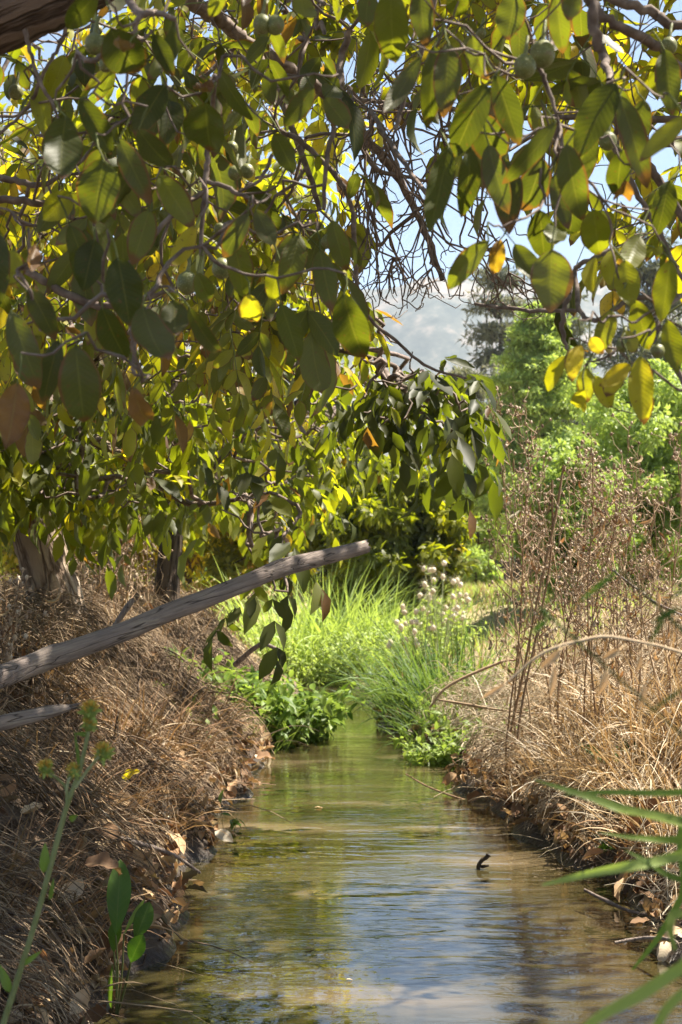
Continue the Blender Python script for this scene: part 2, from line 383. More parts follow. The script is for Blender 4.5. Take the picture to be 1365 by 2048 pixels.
xs = axis_coords(-3.2, 3.2, .04, -2600, 2600); ys = axis_coords(.6, 14, .05, -300, 2800)
X, Y = np.meshgrid(xs, ys, indexing='ij')
b = B(); b.add(np.stack([X, Y, ground(X, Y)], -1), gridfaces(len(xs), len(ys), 1)[:, ::-1])
tag(b.build('ground', M['ground']), kind='structure')
yy = np.arange(-12, 40, .2); l, r = edges(yy)
tt = np.linspace(0, 1, 9)
b = B(); Xw = (l - .5)[:, None] + (r - l + 1.0)[:, None] * tt; b.add(np.stack([Xw, np.broadcast_to(yy[:, None], Xw.shape), np.zeros_like(Xw)], -1), gridfaces(len(yy), 9, 1)[:, ::-1])
tag(b.build('water', M['water']), kind='structure')
# mountains
hx = np.linspace(-2300, 2300, 260); hy = np.linspace(700, 2600, 110)
X, Y = np.meshgrid(hx, hy, indexing='ij')
rid = 1 - np.abs(fbm(X / 430 + 3, Y / 430, 21, 6)) * 3.4
prof = np.exp(-((Y - 1650) / 480) ** 2)
lat = np.interp(X, [-2300, -1200, -500, -150, 40, 95, 170, 330, 700, 1400, 2300], [210, 340, 340, 350, 372, 392, 362, 320, 290, 250, 160])
Z = prof * lat * 1.0 * (.80 + .22 * np.clip(rid, 0, 1)) + fbm(X / 70, Y / 70, 33, 4) * 42 * prof - 6
b = B(); b.add(np.stack([X, Y, Z], -1), gridfaces(len(hx), len(hy), 1)[:, ::-1])
tag(b.build('mountain_hills', M['hill']), kind='structure')

# ------------------------------------------------------------------ branching
def grow(sk, skr, targets, wpath=.35):
    """attach targets one by one to the nearest point of the skeleton; returns nodes, parent index"""
    nodes = [np.array(p) for p in sk]; par = [-1] * len(sk); path = np.zeros(len(sk) + len(targets))
    T = np.asarray(targets); n = len(T); allp = np.zeros((len(sk) + n, 3)); allp[:len(sk)] = sk
    D = np.linalg.norm(T[:, None] - allp[None, :len(sk)], axis=-1)
    best = D.argmin(1); cost = D.min(1); cnt = len(sk); alive = np.ones(n, bool); order = []
    par_out = np.full(n, -1); idx = np.zeros(n, int)
    for _ in range(n):
        i = np.where(alive, cost, 1e9).argmin(); alive[i] = False
        p = best[i]; par_out[i] = p; allp[cnt] = T[i]; path[cnt] = path[p] + np.linalg.norm(T[i] - allp[p]); idx[i] = cnt; order.append(i)
        c = np.linalg.norm(T - T[i], axis=-1) + wpath * path[cnt]
        up = alive & (c < cost); cost[up] = c[up]; best[up] = cnt; cnt += 1
    return allp, par_out, idx, order
def branches(b, sk, targets, r0=.0022, pw=.42, wpath=.35, sides=4, jit=.12, sag=.05, rmax=.05):
    allp, par, idx, order = grow(sk, None, targets, wpath)
    w = np.zeros(len(allp)); 
    for i in reversed(order):
        w[idx[i]] += 1; w[par[i]] += w[idx[i]]
    rad = np.minimum(r0 * np.maximum(w, 1) ** pw, rmax)
    c = allp[idx]; p = allp[par]; n = len(c); K = 5
    t = np.linspace(0, 1, K)[None, :, None]; L = np.linalg.norm(c - p, axis=-1)[:, None, None]
    pts = p[:, None] + (c - p)[:, None] * t + (rng.rand(n, 1, 3) - .5) * 3.2 * jit * L * np.sin(pi * t) + (rng.rand(n, 1, 3) - .5) * 1.8 * jit * L * np.sin(2 * pi * t) + (rng.rand(n, K, 3) - .5) * .25 * jit * L * np.sin(pi * t)
    pts[..., 2] -= (sag * L * np.sin(pi * t))[..., 0]
    ra = rad[idx]; rp = np.minimum(rad[par], ra * 1.45 + .0005)
    R = rp[:, None] + (ra - rp)[:, None] * t[..., 0]
    tubes(b, pts, R, sides)
    return nrm(c - pts[:, -2]), idx

def frame_side(d):
    s = np.cross(d, np.array([0, 0, 1.])); s = np.where(np.linalg.norm(s, axis=-1, keepdims=True) < .05, np.array([[1., 0, 0]]), s); return nrm(s)
def walnut_leaves(lb, tb, P0, D0, size, hue, pairs=3, nl=5, nw=3, droop=1.0, huevar=.10, wave=.02, rach=True):
    """compound leaves: a drooping rachis with pairs of leaflets and one at its end"""
    n = len(P0); size = np.broadcast_to(size, (n,)); hue = np.broadcast_to(hue, (n,))
    D = nrm(D0 + (rng.rand(n, 3) - .5) * .9); K = 6; L = size * (.9 + .5 * rng.rand(n)) * 1.6
    t = np.linspace(0, 1, K)[None, :, None]
    pts = P0[:, None] + L[:, None, None] * (D[:, None] * t + np.array([0, 0, -1.]) * droop * .45 * t ** 2)
    if rach and tb is not None: tubes(tb, pts, (.0016 * (1.2 - t[..., 0] * .6)) * (size / .11)[:, None] ** .5, 3, hue=.35)
    tan = nrm(pts[:, -1] - pts[:, -2]); side = frame_side(tan)
    upn = np.cross(side, tan)
    r0 = rng.rand(n)
    for k in range(pairs + 1):
        last = k == pairs
        f = 1.0 if last else .36 + .52 * k / max(pairs - 1, 1)
        i = f * (K - 1); i0 = min(int(i), K - 2); base = pts[:, i0] + (pts[:, i0 + 1] - pts[:, i0]) * (i - i0)
        for s in ((0,) if last else (-1, 1)):
            ax = tan * (1.0 if last else .55) + side * s * .75 + np.array([0, 0, -1.]) * (.55 * droop) + (rng.rand(n, 3) - .5) * .55
            ax = nrm(ax); nor = upn + (rng.rand(n, 3) - .5) * 1.1 + np.array([0, 0, .4])
            sz = size * (1.15 if last else .72 + .28 * k / pairs) * (.58 + .75 * rng.rand(n))
            keep = rng.rand(n) < (.97 if last else .9)
            h = np.clip(hue + rng.randn(n) * huevar, 0, 1)
            br = rng.rand(n) < .022; h = np.where(br, .88 + .1 * rng.rand(n), h)
            leaves(lb, base[keep], ax[keep], nor[keep], sz[keep], (sz * (.42 + .12 * rng.rand(n)))[keep], curl=(rng.rand(n) * 1.7 - .35)[keep],
                   fold=(.15 + .35 * rng.rand(n))[keep], wave=wave * 1.6, hue=h[keep], nl=nl, nw=nw, twist=((rng.rand(n) - .5) * .8)[keep])

def inpoly(x, y, poly):
    c = np.zeros(len(x), bool); m = len(poly)
    for i in range(m):
        x1, y1 = poly[i]; x2, y2 = poly[(i + 1) % m]
        k = (y1 > y) != (y2 > y)
        c ^= k & (x < (x2 - x1) * (y - y1) / ((y2 - y1) if y2 != y1 else 1e-9) + x1)
    return c
GAP = [(735, 300), (850, 300), (900, 450), (1000, 560), (1130, 650), (1000, 700), (985, 800), (930, 790), (820, 715), (735, 640), (700, 470)]
def project(w):
    d = w[:, 1] * cos(PITCH) + (w[:, 2] - CAMZ) * sin(PITCH); v = -w[:, 1] * sin(PITCH) + (w[:, 2] - CAMZ) * cos(PITCH)
    return 682.5 + F * w[:, 0] / d, 1024 - F * v / d
def prune(p, droop, ymax=None, poly=None):
    """keep clusters whose leaves would not hang into the open gap over the stream"""
    k = np.ones(len(p), bool)
    for dz in (0, droop * .5, droop, droop * 1.4):
        for dx_ in (-.07, 0, .07):
            x, y = project(p - np.array([dx_, 0, dz])); k &= ~inpoly(x, y, GAP if poly is None else poly)
    if ymax is not None: x, y = project(p - np.array([0, 0, droop * 1.2])); k &= y < ymax
    return p[k]
SUNNY = [((.46, 1.9, 1.25), .22), ((.30, 1.9, 1.2), .2), ((-.12, 3.4, 0), .28), ((.35, 3.15, 0), .2), ((.1, 7.6, 0), .5), ((1.2, 5.0, .5), .55), ((-.75, 6.2, .5), .45), ((-.8, 3.6, .85), .12), ((0, 4.2, 1.0), .12), ((.55, 1.85, 1.3), .2)]  # spots meant to be lit; leaves between them and the sun are dropped
def sunny(p):
    """cuts gaps into the canopy along the sun direction so chosen patches are lit"""
    k = np.ones(len(p), bool)
    for c, r_ in SUNNY:
        v = p - np.array([0, 0, .15]) - np.array(c); s_ = v @ sd; k &= ~((s_ > .15) & (np.linalg.norm(v - s_[:, None] * sd, axis=1) < r_))
    return p[k]
def sample(poly, n, d0, d1, seed, clump=True, thr=.0):
    """n points spread through the volume behind an outline, depth d0..d1 (denser in clumps)"""
    g = RS(seed); p = np.array(poly); out = []
    x0, y0 = p.min(0); x1, y1 = p.max(0)
    while len(out) < n:
        x = g.uniform(x0, x1, 4000); y = g.uniform(y0, y1, 4000); d = g.uniform(d0, d1, 4000)
        k = inpoly(x, y, poly)
        if clump:
            w = P(x, y, d); c = vnoise(w[:, 0] * 2.6 + 40 + w[:, 1] * .9, w[:, 2] * 2.6 + 40 - w[:, 1] * .7, seed + 5)
            k &= g.rand(4000) < np.clip((c - .28 + thr) * 2.6, .04, 1)
        q_ = P(x, y, d)[k]; out += list(q_)
    return np.array(out[:n])

# ================================================================== NEAR WALNUT TREES
def hand_branches(b, lst, lump=.12, sides=8):
    sk = []
    for pts in lst:
        p = np.array(pts, float)                      # px, py, radius px, depth
        w = P(p[:, 0], p[:, 1], p[:, 3]); r = p[:, 2] * MPX(p[:, 3])
        q_ = smooth_path(np.hstack([w, r[:, None]]), 6)
        q_[1:-1, :3] += (rng.rand(len(q_) - 2, 3) - .5) * q_[1:-1, 3:4] * .9
        tubes(b, q_[:, :3], q_[:, 3], sides, lump=lump); sk += list(q_[:, :3])
    return sk

# ---- left near walnut
LT = np.array([-2.3, 2.7, float(ground(-2.3, 2.7))])
treeL = thing('walnut_tree', LT, 'near walnut tree whose thick bark limb crosses the top left corner', 'tree')
b = B()
tp = smooth_path(np.array([[-2.3, 2.7, LT[2] - .2, .21], [-2.28, 2.7, 1.2, .17], [-2.1, 2.65, 2.0, .15], [-1.9, 2.6, 2.9, .12], [-1.7, 2.5, 3.9, .08]]), 5)
tubes(b, tp[:, :3], tp[:, 3], 16, lump=.08); b.build('trunk', M['bark'], treeL)
b = B()
c = np.vstack([[-2.15, 2.68, 1.75, .10], np.hstack([P(-420, 190, 2.35), [.072]]), np.hstack([P(-150, 80, 2.3), [.066]]), np.hstack([P(20, 8, 2.25), [.066]]), np.hstack([P(140, -42, 2.25), [.062]]), np.hstack([P(330, -140, 2.25), [.05]]), np.hstack([P(620, -330, 2.3), [.035]])])
lp = smooth_path(c, 10); tubes(b, lp[:, :3], lp[:, 3], 24, lump=.10)
o = b.build('limb', M['bark'], treeL)
skL = list(lp[:, :3]) + list(tp[10:, :3])
brL = [
 [(240, -60, 9, 1.9), (262, 5, 9, 1.85), (285, 30, 8, 1.8), (312, 26, 7, 1.8), (352, 38, 5, 1.8)],
 [(283, 28, 7, 1.8), (262, 75, 6, 1.8), (250, 98, 6, 1.8), (205, 112, 6, 1.8), (172, 120, 5, 1.8), (150, 90, 3, 1.85)],
 [(305, 60, 3, 1.8), (285, 82, 4, 1.8), (250, 98, 4, 1.8)],
 [(50, 60, 5, 2.2), (66, 120, 4, 2.2), (84, 170, 4, 2.2), (112, 222, 3, 2.2), (120, 260, 2.5, 2.2)],
 [(140, 40, 5, 2.25), (118, 95, 4, 2.25), (88, 145, 4, 2.25), (58, 210, 4, 2.3), (0, 268, 3, 2.3), (-50, 300, 3, 2.3)],
 [(330, -120, 16, 3.2), (385, 0, 16, 3.3), (440, 38, 15, 3.4), (500, 88, 14, 3.5), (565, 130, 13, 3.6), (640, 185, 12, 3.7), (720, 262, 10, 3.8), (790, 350, 8, 3.9), (850, 460, 7, 4), (885, 560, 5, 4)],
 [(500, 88, 9, 3.5), (545, 160, 8, 3.5), (580, 240, 7, 3.5), (610, 320, 6, 3.5), (640, 420, 5, 3.5)],
 [(418, 280, 5, 2.3), (414, 340, 6, 2.3), (408, 410, 5, 2.3), (403, 512, 4, 2.3)],
 [(412, 380, 5, 2.3), (350, 425, 5, 2.3), (300, 480, 5, 2.3), (255, 530, 4, 2.3)],
 [(414, 362, 5, 2.3), (460, 378, 5, 2.3), (515, 405, 4, 2.3)], [(545, 310, 4, 2.3), (520, 360, 4, 2.3), (480, 382, 3, 2.3)],
 [(668, 255, 5, 2.4), (655, 320, 5, 2.4), (648, 420, 4, 2.4)], [(430, 150, 5, 2.1), (418, 280, 5, 2.3)],
 [(-60, 380, 9, 2.9), (0, 397, 8, 2.8), (90, 408, 7, 2.8), (150, 440, 5, 2.8)], [(-60, 340, 8, 3.1), (20, 358, 7, 3.1), (78, 372, 6, 3.1), (130, 350, 4, 3.1)],
 [(-40, 500, 8, 2.6), (60, 545, 8, 2.6), (140, 590, 9, 2.6), (210, 612, 8, 2.6), (275, 600, 6, 2.6), (350, 580, 4, 2.6)],
 [(245, 600, 5, 1.9), (270, 690, 4, 1.9), (268, 745, 4, 1.9), (300, 750, 3, 1.9)],
 [(682, 225, 7, 3.3), (720, 280, 6, 3.3), (757, 340, 5, 3.3), (857, 362, 3, 3.3)], [(700, 60, 7, 3.4), (682, 130, 7, 3.4), (682, 225, 7, 3.3)],
 [(560, 260, 6, 3), (620, 300, 6, 3), (700, 400, 5, 3), (720, 600, 4, 3), (790, 680, 3.5, 3), (860, 735, 3, 3), (935, 757, 2, 3)],
]
for pl in brL:
    b = B(); skL += hand_branches(b, [pl]); b.build('branch', M['twig'], treeL)


Hn = lambda d, r=.0: d
# hand-placed leaflets: base x,y, tip x,y, width px, depth, hue
leafL = [
 (132, 232, 108, 395, 80, 1.85, .16), (208, 318, 186, 437, 86, 1.8, .24), (160, 198, 226, 303, 52, 1.85, .1), (238, 278, 298, 402, 50, 1.82, .06), (278, 258, 336, 350, 55, 1.9, .1),
 (412, 205, 415, 305, 94, 1.95, .2), (222, 58, 268, 158, 88, 1.75, .12), (258, 88, 240, 160, 52, 1.72, .92), (236, 515, 262, 640, 74, 1.8, .08), (286, 612, 318, 765, 80, 1.75, .14),
 (152, 692, 166, 852, 82, 1.75, .12), (22, 622, 72, 768, 56, 1.8, .14), (58, 575, 112, 672, 48, 1.85, .08), (268, 775, 290, 882, 46, 1.8, .93), (688, 588, 716, 722, 74, 1.9, .22),
 (562, 608, 600, 712, 48, 2.0, .3), (500, 588, 502, 654, 48, 2.0, .72), (628, 175, 572, 250, 42, 1.95, .16), (345, 50, 378, 152, 50, 1.9, .3), (308, 68, 348, 152, 38, 1.85, .12),
 (602, -20, 604, 92, 50, 1.9, .42), (650, 195, 712, 272, 46, 2.0, .2), (497, 428, 446, 512, 42, 1.95, .12), (392, 450, 336, 568, 40, 2.1, .74), (370, 412, 372, 482, 42, 2.2, .6),
 (142, 385, 92, 438, 52, 2.1, .6), (512, 418, 552, 508, 40, 2.0, .1), (440, 140, 482, 236, 38, 2.0, .22), (418, 160, 404, 230, 42, 1.85, .93), (548, 265, 592, 345, 42, 2.05, .28),
 (36, 765, 18, 895, 74, 1.75, .95), (205, 615, 245, 725, 62, 1.95, .05), (378, 612, 436, 742, 36, 1.9, .10), (118, 680, 84, 800, 46, 1.9, .04), (348, 600, 354, 692, 58, 1.95, .1),
 (28, 500, 14, 570, 60, 1.85, .55), (75, 490, 40, 560, 40, 1.8, .92), (190, 480, 168, 570, 60, 1.9, .04), (140, 450, 178, 540, 44, 1.9, .12), (330, 170, 270, 260, 60, 2.0, .06),
 (318, 350, 380, 440, 55, 2.1, .4), (195, -15, 128, 66, 48, 1.7, .24), (360, -40, 372, 32, 40, 1.8, .5), (445, -30, 425, 34, 34, 1.8, .5), (130, 110, 108, 190, 44, 2.2, .62),
 (70, 170, 96, 262, 42, 2.3, .55), (465, 480, 500, 590, 54, 2.05, .35), (600, 470, 575, 575, 52, 2.05, .3), (640, 500, 660, 610, 48, 2.0, .2), (560, 520, 545, 600, 46, 2.1, .55),
 (395, 545, 420, 610, 40, 2.0, .3), (300, 420, 268, 520, 55, 2.05, .3), (45, 690, 60, 770, 55, 1.95, .08), (0, 470, -20, 600, 60, 1.8, .1), (665, 440, 690, 540, 44, 2.0, .25)]
leafR = [
 (782, -25, 782, 128, 70, 1.8, .42), (842, 112, 770, 250, 42, 1.75, .1), (898, 86, 893, 216, 58, 1.8, .16), (868, 92, 866, 242, 48, 1.85, .3), (974, 168, 905, 308, 66, 1.75, .12),
 (944, 72, 960, 152, 50, 1.9, .34), (992, 148, 1038, 288, 54, 1.8, .1), (945, 225, 1018, 335, 74, 1.9, .14), (898, 292, 866, 468, 54, 1.85, .26), (940, 295, 944, 420, 46, 1.88, .2),
 (978, 290, 1008, 418, 58, 1.85, .1), (1112, 244, 1028, 368, 38, 1.75, .22), (1134, 288, 1154, 437, 60, 1.75, .22), (1232, 165, 1155, 302, 74, 1.75, .14), (1240, 190, 1298, 362, 54, 1.8, .14),
 (1372, 232, 1282, 325, 42, 1.6, .56), (1188, 418, 1196, 517, 62, 1.9, .45), (1084, 315, 1058, 432, 66, 1.9, .02), (1108, 348, 1132, 455, 42, 1.85, .12), (978, 482, 886, 572, 48, 1.8, .34),
 (1030, 488, 1066, 574, 50, 1.85, .3), (1104, 498, 1100, 620, 86, 1.8, .38), (1032, -15, 1018, 78, 62, 1.85, .28), (1112, -15, 1128, 102, 48, 1.85, .32), (1150, -20, 1146, 34, 44, 1.7, .1),
 (1010, 318, 1020, 452, 62, 1.9, .05), (1080, 420, 1088, 520, 56, 1.9, .24), (1120, 440, 1092, 512, 46, 1.9, .4), (1150, 380, 1140, 480, 52, 1.95, .1), (840, -20, 848, 70, 50, 1.85, .22),
 (1245, 300, 1230, 400, 50, 1.9, .2), (1290, 200, 1262, 300, 52, 1.95, .28), (1330, 100, 1345, 210, 52, 1.9, .2), (1000, 480, 990, 545, 40, 1.95, .88), (1340, 360, 1320, 460, 46, 2, .3),
 (1250, 360, 1248, 420, 44, 1.9, .9), (1280, 470, 1240, 560, 50, 1.95, .45), (740, -20, 722, 60, 48, 1.9, .2), (905, -25, 925, 40, 46, 1.9, .35), (1340, 520, 1330, 640, 54, 1.9, .5),
 (1250, 520, 1262, 620, 50, 1.9, .58)]
leafY = [
 (1132, 712, 1086, 778, 34, 1.9, .66), (1160, 690, 1136, 742, 38, 1.85, .80), (1168, 778, 1146, 840, 36, 1.9, .66), (1172, 735, 1172, 800, 36, 1.92, .6), (1188, 752, 1228, 815, 36, 1.9, .68),
 (1282, 712, 1284, 842, 52, 1.85, .72), (1262, 730, 1194, 772, 36, 1.82, .78), (1240, 735, 1215, 805, 38, 1.9, .7), (1300, 780, 1290, 850, 24, 1.95, .66), (1180, 675, 1205, 705, 30, 1.85, .80),
 (1225, 620, 1200, 700, 40, 1.9, .55), (1270, 600, 1300, 700, 50, 1.95, .5), (1335, 640, 1345, 740, 46, 1.95, .45), (1250, 660, 1270, 720, 34, 1.9, .6)]
def hand_leaves(lst, parent, tb, g):
    att = []
    for (x0, y0, x1, y1, w, d, h) in lst:
        dd = g.uniform(-.03, .03)
        p0 = P(x0, y0, d); p1 = P(x1, y1, d + dd)
        ax = p1 - p0; L = np.linalg.norm(ax); toC = nrm(np.array([0, 0, 1.]) - p0 + (g.rand(3) - .5) * 1.3)
        if g.rand() < .5: toC = toC * 1.0
        lb = B()
        brown = h > .85
        leaves(lb, p0[None], ax[None], toC[None], L * 1.06, w * MPX(d) * 1.12, curl=g.uniform(.2, 1.25) * (2.0 if brown else 1) * (1 if g.rand() < .7 else -1), fold=g.uniform(.12, .4) * (2 if brown else 1),
               wave=.035 if not brown else .10, hue=h, rnd=g.rand(), nl=16, nw=9, twist=g.uniform(-.35, .35))
        o = lb.build('leaf', M['leaf'], parent)
        if brown: o['label'] = 'withered brown leaf'
        st = p0 + np.array([g.uniform(-.02, .02), g.uniform(-.01, .02), g.uniform(.015, .04)])
        tubes(tb, np.array([st, (st + p0) / 2 + (g.rand(3) - .5) * .006, p0, p0 + ax * .05]), [.0014, .0012, .0011, .0008], 4, hue=.3)
        att.append(st)
    return att
gl = RS(5)
tb = B(); attL = hand_leaves(leafL, treeL, tb, gl)
tw = B()
nearL = [(-350, 160), (120, 150), (330, -20), (640, -40), (700, 120), (690, 380), (700, 620), (600, 690), (420, 640), (330, 850), (140, 870), (-200, 900), (-500, 800)]
fpts = prune(sample(nearL, 80, 2.3, 3.3, 101), .2, 860)
shade_ext = np.stack([gl.uniform(-1.8, 1.2, 620), gl.uniform(-.6, 5.2, 620), gl.uniform(2.4, 4.2, 620)], -1)  # unseen leaf clusters above the frame, added to cast dappled shade
shade_ext = sunny(shade_ext[shade_ext[:, 2] > 1.25 + np.maximum(shade_ext[:, 1], 0) * .43])
midL = [(-500, 130), (100, 130), (330, -60), (760, -150), (700, 150), (680, 330), (680, 620), (640, 720), (420, 700), (200, 900), (-200, 900), (-600, 850)]
mpts = prune(sample(midL, 620, 3.1, 5.4, 103), .2, 900)
tt_ = np.vstack([attL, fpts, shade_ext, mpts]); DL, _ = branches(tw, skL, tt_, r0=.0016, pw=.30)
tag(tw.build('twig', M['twig'], treeL), kind='stuff')
nA = len(attL); lb = B()
k = np.arange(nA, nA + len(fpts)); walnut_leaves(lb, tb, tt_[k], DL[k], .095, np.clip(.26 + .16 * gl.randn(len(k)), 0, .8), pairs=2, nl=7, nw=5)
k = np.arange(nA + len(fpts), nA + len(fpts) + len(shade_ext)); walnut_leaves(lb, tb, tt_[k], DL[k], .15, .3, nl=4)
k = np.arange(nA + len(fpts) + len(shade_ext), len(tt_)); walnut_leaves(lb, tb, tt_[k], DL[k], .088, np.clip(.56 + .16 * gl.randn(len(k)), .1, .84), nl=5)  # yellower hue puts sun shining through the leaves into their colour
tag(tb.build('leaf_stalk', M['greenstem'], treeL), kind='stuff'); tag(lb.build('foliage', M['leaf'], treeL), kind='stuff')

# ---- right near walnut
RTp = np.array([2.5, 3.0, float(ground(2.5, 3.0))])
treeR = thing('walnut_tree', RTp, 'walnut tree leaning in from the right with yellow leaves hanging low', 'tree')
b = B()
tp = smooth_path(np.array([[2.5, 3.0, RTp[2] - .2, .19], [2.45, 3.0, 1.3, .15], [2.2, 2.9, 2.2, .12], [1.9, 2.7, 3.1, .09], [1.6, 2.6, 3.9, .06]]), 5)
tubes(b, tp[:, :3], tp[:, 3], 16, lump=.08); b.build('trunk', M['bark'], treeR)
brR = [
 [(1900, -300, 22, 2.6), (1600, 10, 17, 2.5), (1365, 52, 10, 2.4), (1307, 25, 10, 2.4), (1232, -5, 10, 2.4), (1120, -90, 9, 2.4)],
 [(1750, 260, 16, 2.6), (1500, 220, 13, 2.5), (1365, 145, 11, 2.3), (1317, 92, 11, 2.25), (1247, 55, 10, 2.2), (1195, 22, 10, 2.2), (1160, -40, 9, 2.2)],
 [(1180, -60, 12, 2.1), (1186, 0, 12, 2.1), (1194, 75, 11, 2.1), (1210, 122, 9, 2.1), (1219, 162, 7, 2.0)],
 [(880, -60, 6, 2.2), (867, 0, 6, 2.2), (850, 80, 6, 2.2), (812, 190, 5, 2.2), (790, 260, 4, 2.2)],
 [(1130, 235, 5, 3.2), (1000, 232, 5, 3.3), (850, 212, 5, 3.4), (690, 198, 4, 3.5)], [(1500, 240, 9, 3.1), (1280, 240, 7, 3.1), (1130, 235, 6, 3.2)],
 [(1500, 250, 11, 2.8), (1290, 300, 9, 2.8), (1310, 345, 9, 2.8), (1365, 437, 8, 2.8), (1420, 520, 7, 2.8)],
 [(1230, 290, 7, 2.3), (1247, 325, 7, 2.3), (1272, 385, 6, 2.3), (1312, 450, 6, 2.3), (1350, 530, 5, 2.3), (1390, 600, 5, 2.3)], [(1219, 162, 6, 2.0), (1235, 230, 6, 2.2), (1230, 290, 6, 2.3)],
 [(1075, 130, 4, 1.9), (1090, 160, 5, 1.9), (1110, 220, 4, 1.9), (1120, 250, 3, 1.9)], [(1160, -40, 6, 2.2), (1120, 60, 5, 2), (1075, 130, 4, 1.9)],
 [(860, 400, 4, 2.5), (790, 300, 5, 2.8), (740, 220, 5, 3)], [(1140, 590, 4, 2.4), (1128, 620, 5, 2.4), (1126, 665, 5, 2.4), (1136, 700, 3, 2.4)],
 [(1150, 540, 5, 2.5), (1160, 620, 5, 2.4), (1200, 640, 5, 2.3), (1260, 600, 5, 2.3), (1365, 590, 5, 2.3), (1450, 560, 6, 2.3)], [(950, 607, 3, 2.7), (1040, 620, 4, 2.6), (1100, 622, 4, 2.5), (1160, 620, 4, 2.4)],
 [(1270, 480, 4, 2.4), (1180, 520, 5, 2.4), (1150, 540, 5, 2.5), (1140, 590, 4, 2.4)], [(1310, 640, 5, 2.1), (1335, 700, 6, 2.1), (1365, 760, 6, 2.1), (1400, 790, 6, 2.1)], [(1365, 590, 5, 2.3), (1320, 620, 5, 2.2), (1310, 640, 5, 2.1)],
]
skR = list(tp[8:, :3])
for pl in brR:
    b = B(); skR += hand_branches(b, [pl]); b.build('branch', M['twig'], treeR)
gr = RS(6); tb = B(); attR = hand_leaves(leafR + leafY, treeR, tb, gr); tw = B(); lb = B()
nearR = [(860, -60), (1500, -60), (1700, 500), (1450, 700), (1330, 620), (1180, 500), (1090, 420), (1010, 380), (900, 240)]
fR = prune(sample(nearR, 50, 2.2, 3.0, 201), .2, 640)
lowR = sample([(1220, 500), (1400, 480), (1600, 640), (1350, 640), (1230, 620)], 8, 2.0, 2.5, 209, clump=False)
shade_ext = np.stack([gr.uniform(.5, 2.9, 720), gr.uniform(-.6, 4.9, 720), gr.uniform(2.4, 4.4, 720)], -1)  # out-of-frame leaves added to throw shade on the water and banks
shade_ext = shade_ext[shade_ext[:, 2] > 1.3 + np.maximum(shade_ext[:, 1], 0) * .43]; shade_ext = shade_ext[vnoise(shade_ext[:, 0] * 1.7 + 9, shade_ext[:, 1] * 1.7 + 9, 8) > .30]; shade_ext = sunny(shade_ext)
midR = [(820, -150), (1900, -150), (1900, 560), (1365, 700), (1150, 590), (1120, 420), (1000, 360), (900, 180)]
mR = sunny(prune(sample(midR, 480, 3.0, 5.0, 203), .2, 640))
upC = sample([(640, -150), (1000, -150), (1000, 200), (800, 330), (660, 200)], 130, 3.8, 6.0, 204); upC = prune(upC, .15)
bare = sample([(640, 120), (900, 150), (1030, 420), (1180, 620), (1060, 650), (890, 600), (790, 640), (700, 600)], 480, 3.0, 5.2, 205)
tt_ = np.vstack([attR, lowR, fR, shade_ext, mR, upC, bare]); DR, _ = branches(tw, skR, tt_, r0=.0013, pw=.27, jit=.09, sag=.12, wpath=.7)
tag(tw.build('twig', M['twig'], treeR), kind='stuff')
i0 = len(attR); k = np.arange(i0, i0 + len(lowR)); walnut_leaves(lb, tb, tt_[k], DR[k], .085, .66, pairs=2, nl=7, nw=5)
i0 += len(lowR); k = np.arange(i0, i0 + len(fR)); walnut_leaves(lb, tb, tt_[k], DR[k], .10, np.clip(.26 + .15 * gr.randn(len(k)), 0, .7), pairs=2, nl=7, nw=5)
i0 += len(fR); k = np.arange(i0, i0 + len(shade_ext)); walnut_leaves(lb, tb, tt_[k], DR[k], .15, .3, nl=4)
i0 += len(shade_ext); k = np.arange(i0, i0 + len(mR) + len(upC)); walnut_leaves(lb, tb, tt_[k], DR[k], .088, np.clip(.56 + .16 * gr.randn(len(k)), .1, .84), nl=5)  # transmitted sunlight is put into this yellower leaf hue
tag(tb.build('leaf_stalk', M['greenstem'], treeR), kind='stuff'); tag(lb.build('foliage', M['leaf'], treeR), kind='stuff')
# nuts
def ball(b, c, r, nu=12, nv=16, sq=(1, 1, 1.08), hue=.5, lump=.03):
    th = np.linspace(.02, pi - .02, nu); ph = np.arange(nv) / nv * 2 * pi
    R = r * (1 + lump * (rng.rand(nu, nv) - .5))
    V = np.stack([R * np.sin(th)[:, None] * np.cos(ph), R * np.sin(th)[:, None] * np.sin(ph), R * np.cos(th)[:, None] * np.ones(nv)], -1) * np.array(sq) + c
    A = np.zeros((nu, nv, 4)); A[..., 3] = hue; A[..., 2] = rng.rand(); A[..., 1] = th[:, None] / pi
    b.add(V, gridfaces(nu, nv, 1, True)[:, ::-1], A)
for (x, y, r, d, par) in [(190, 88, 21, 1.85, treeL), (212, 130, 14, 1.9, treeL), (525, 48, 19, 2.1, treeL), (551, 50, 19, 2.1, treeL), (32, 184, 15, 2.4, treeL), (470, 346, 14, 2.4, treeL), (495, 342, 14, 2.4, treeL), (464, 296, 13, 2.5, treeL),
                          (444, 537, 20, 2.2, treeL), (440, 458, 12, 2.6, treeL), (655, 484, 13, 2.5, treeL), (196, 60, 10, 2.5, treeL), (375, 566, 22, 2.3, treeL),
                          (1050, 133, 23, 1.85, treeR), (1085, 108, 26, 1.88, treeR), (1216, 282, 18, 2.1, treeR), (1246, 690, 14, 1.9, treeR), (1264, 694, 12, 1.92, treeR), (1316, 702, 14, 1.95, treeR), (962, 66, 11, 2.4, treeR), (1338, 92, 17, 2.2, treeR)]:
    b = B(); ball(b, P(x, y, d), r * MPX(d)); tubes(b, np.array([P(x, y - r * .9, d), P(x + 3, y - r * 1.5, d), P(x + 6, y - r * 2.6, d + .01)]), [.004, .003, .0025], 6, hue=.5)
    b.build('walnut', M['husk'], par)

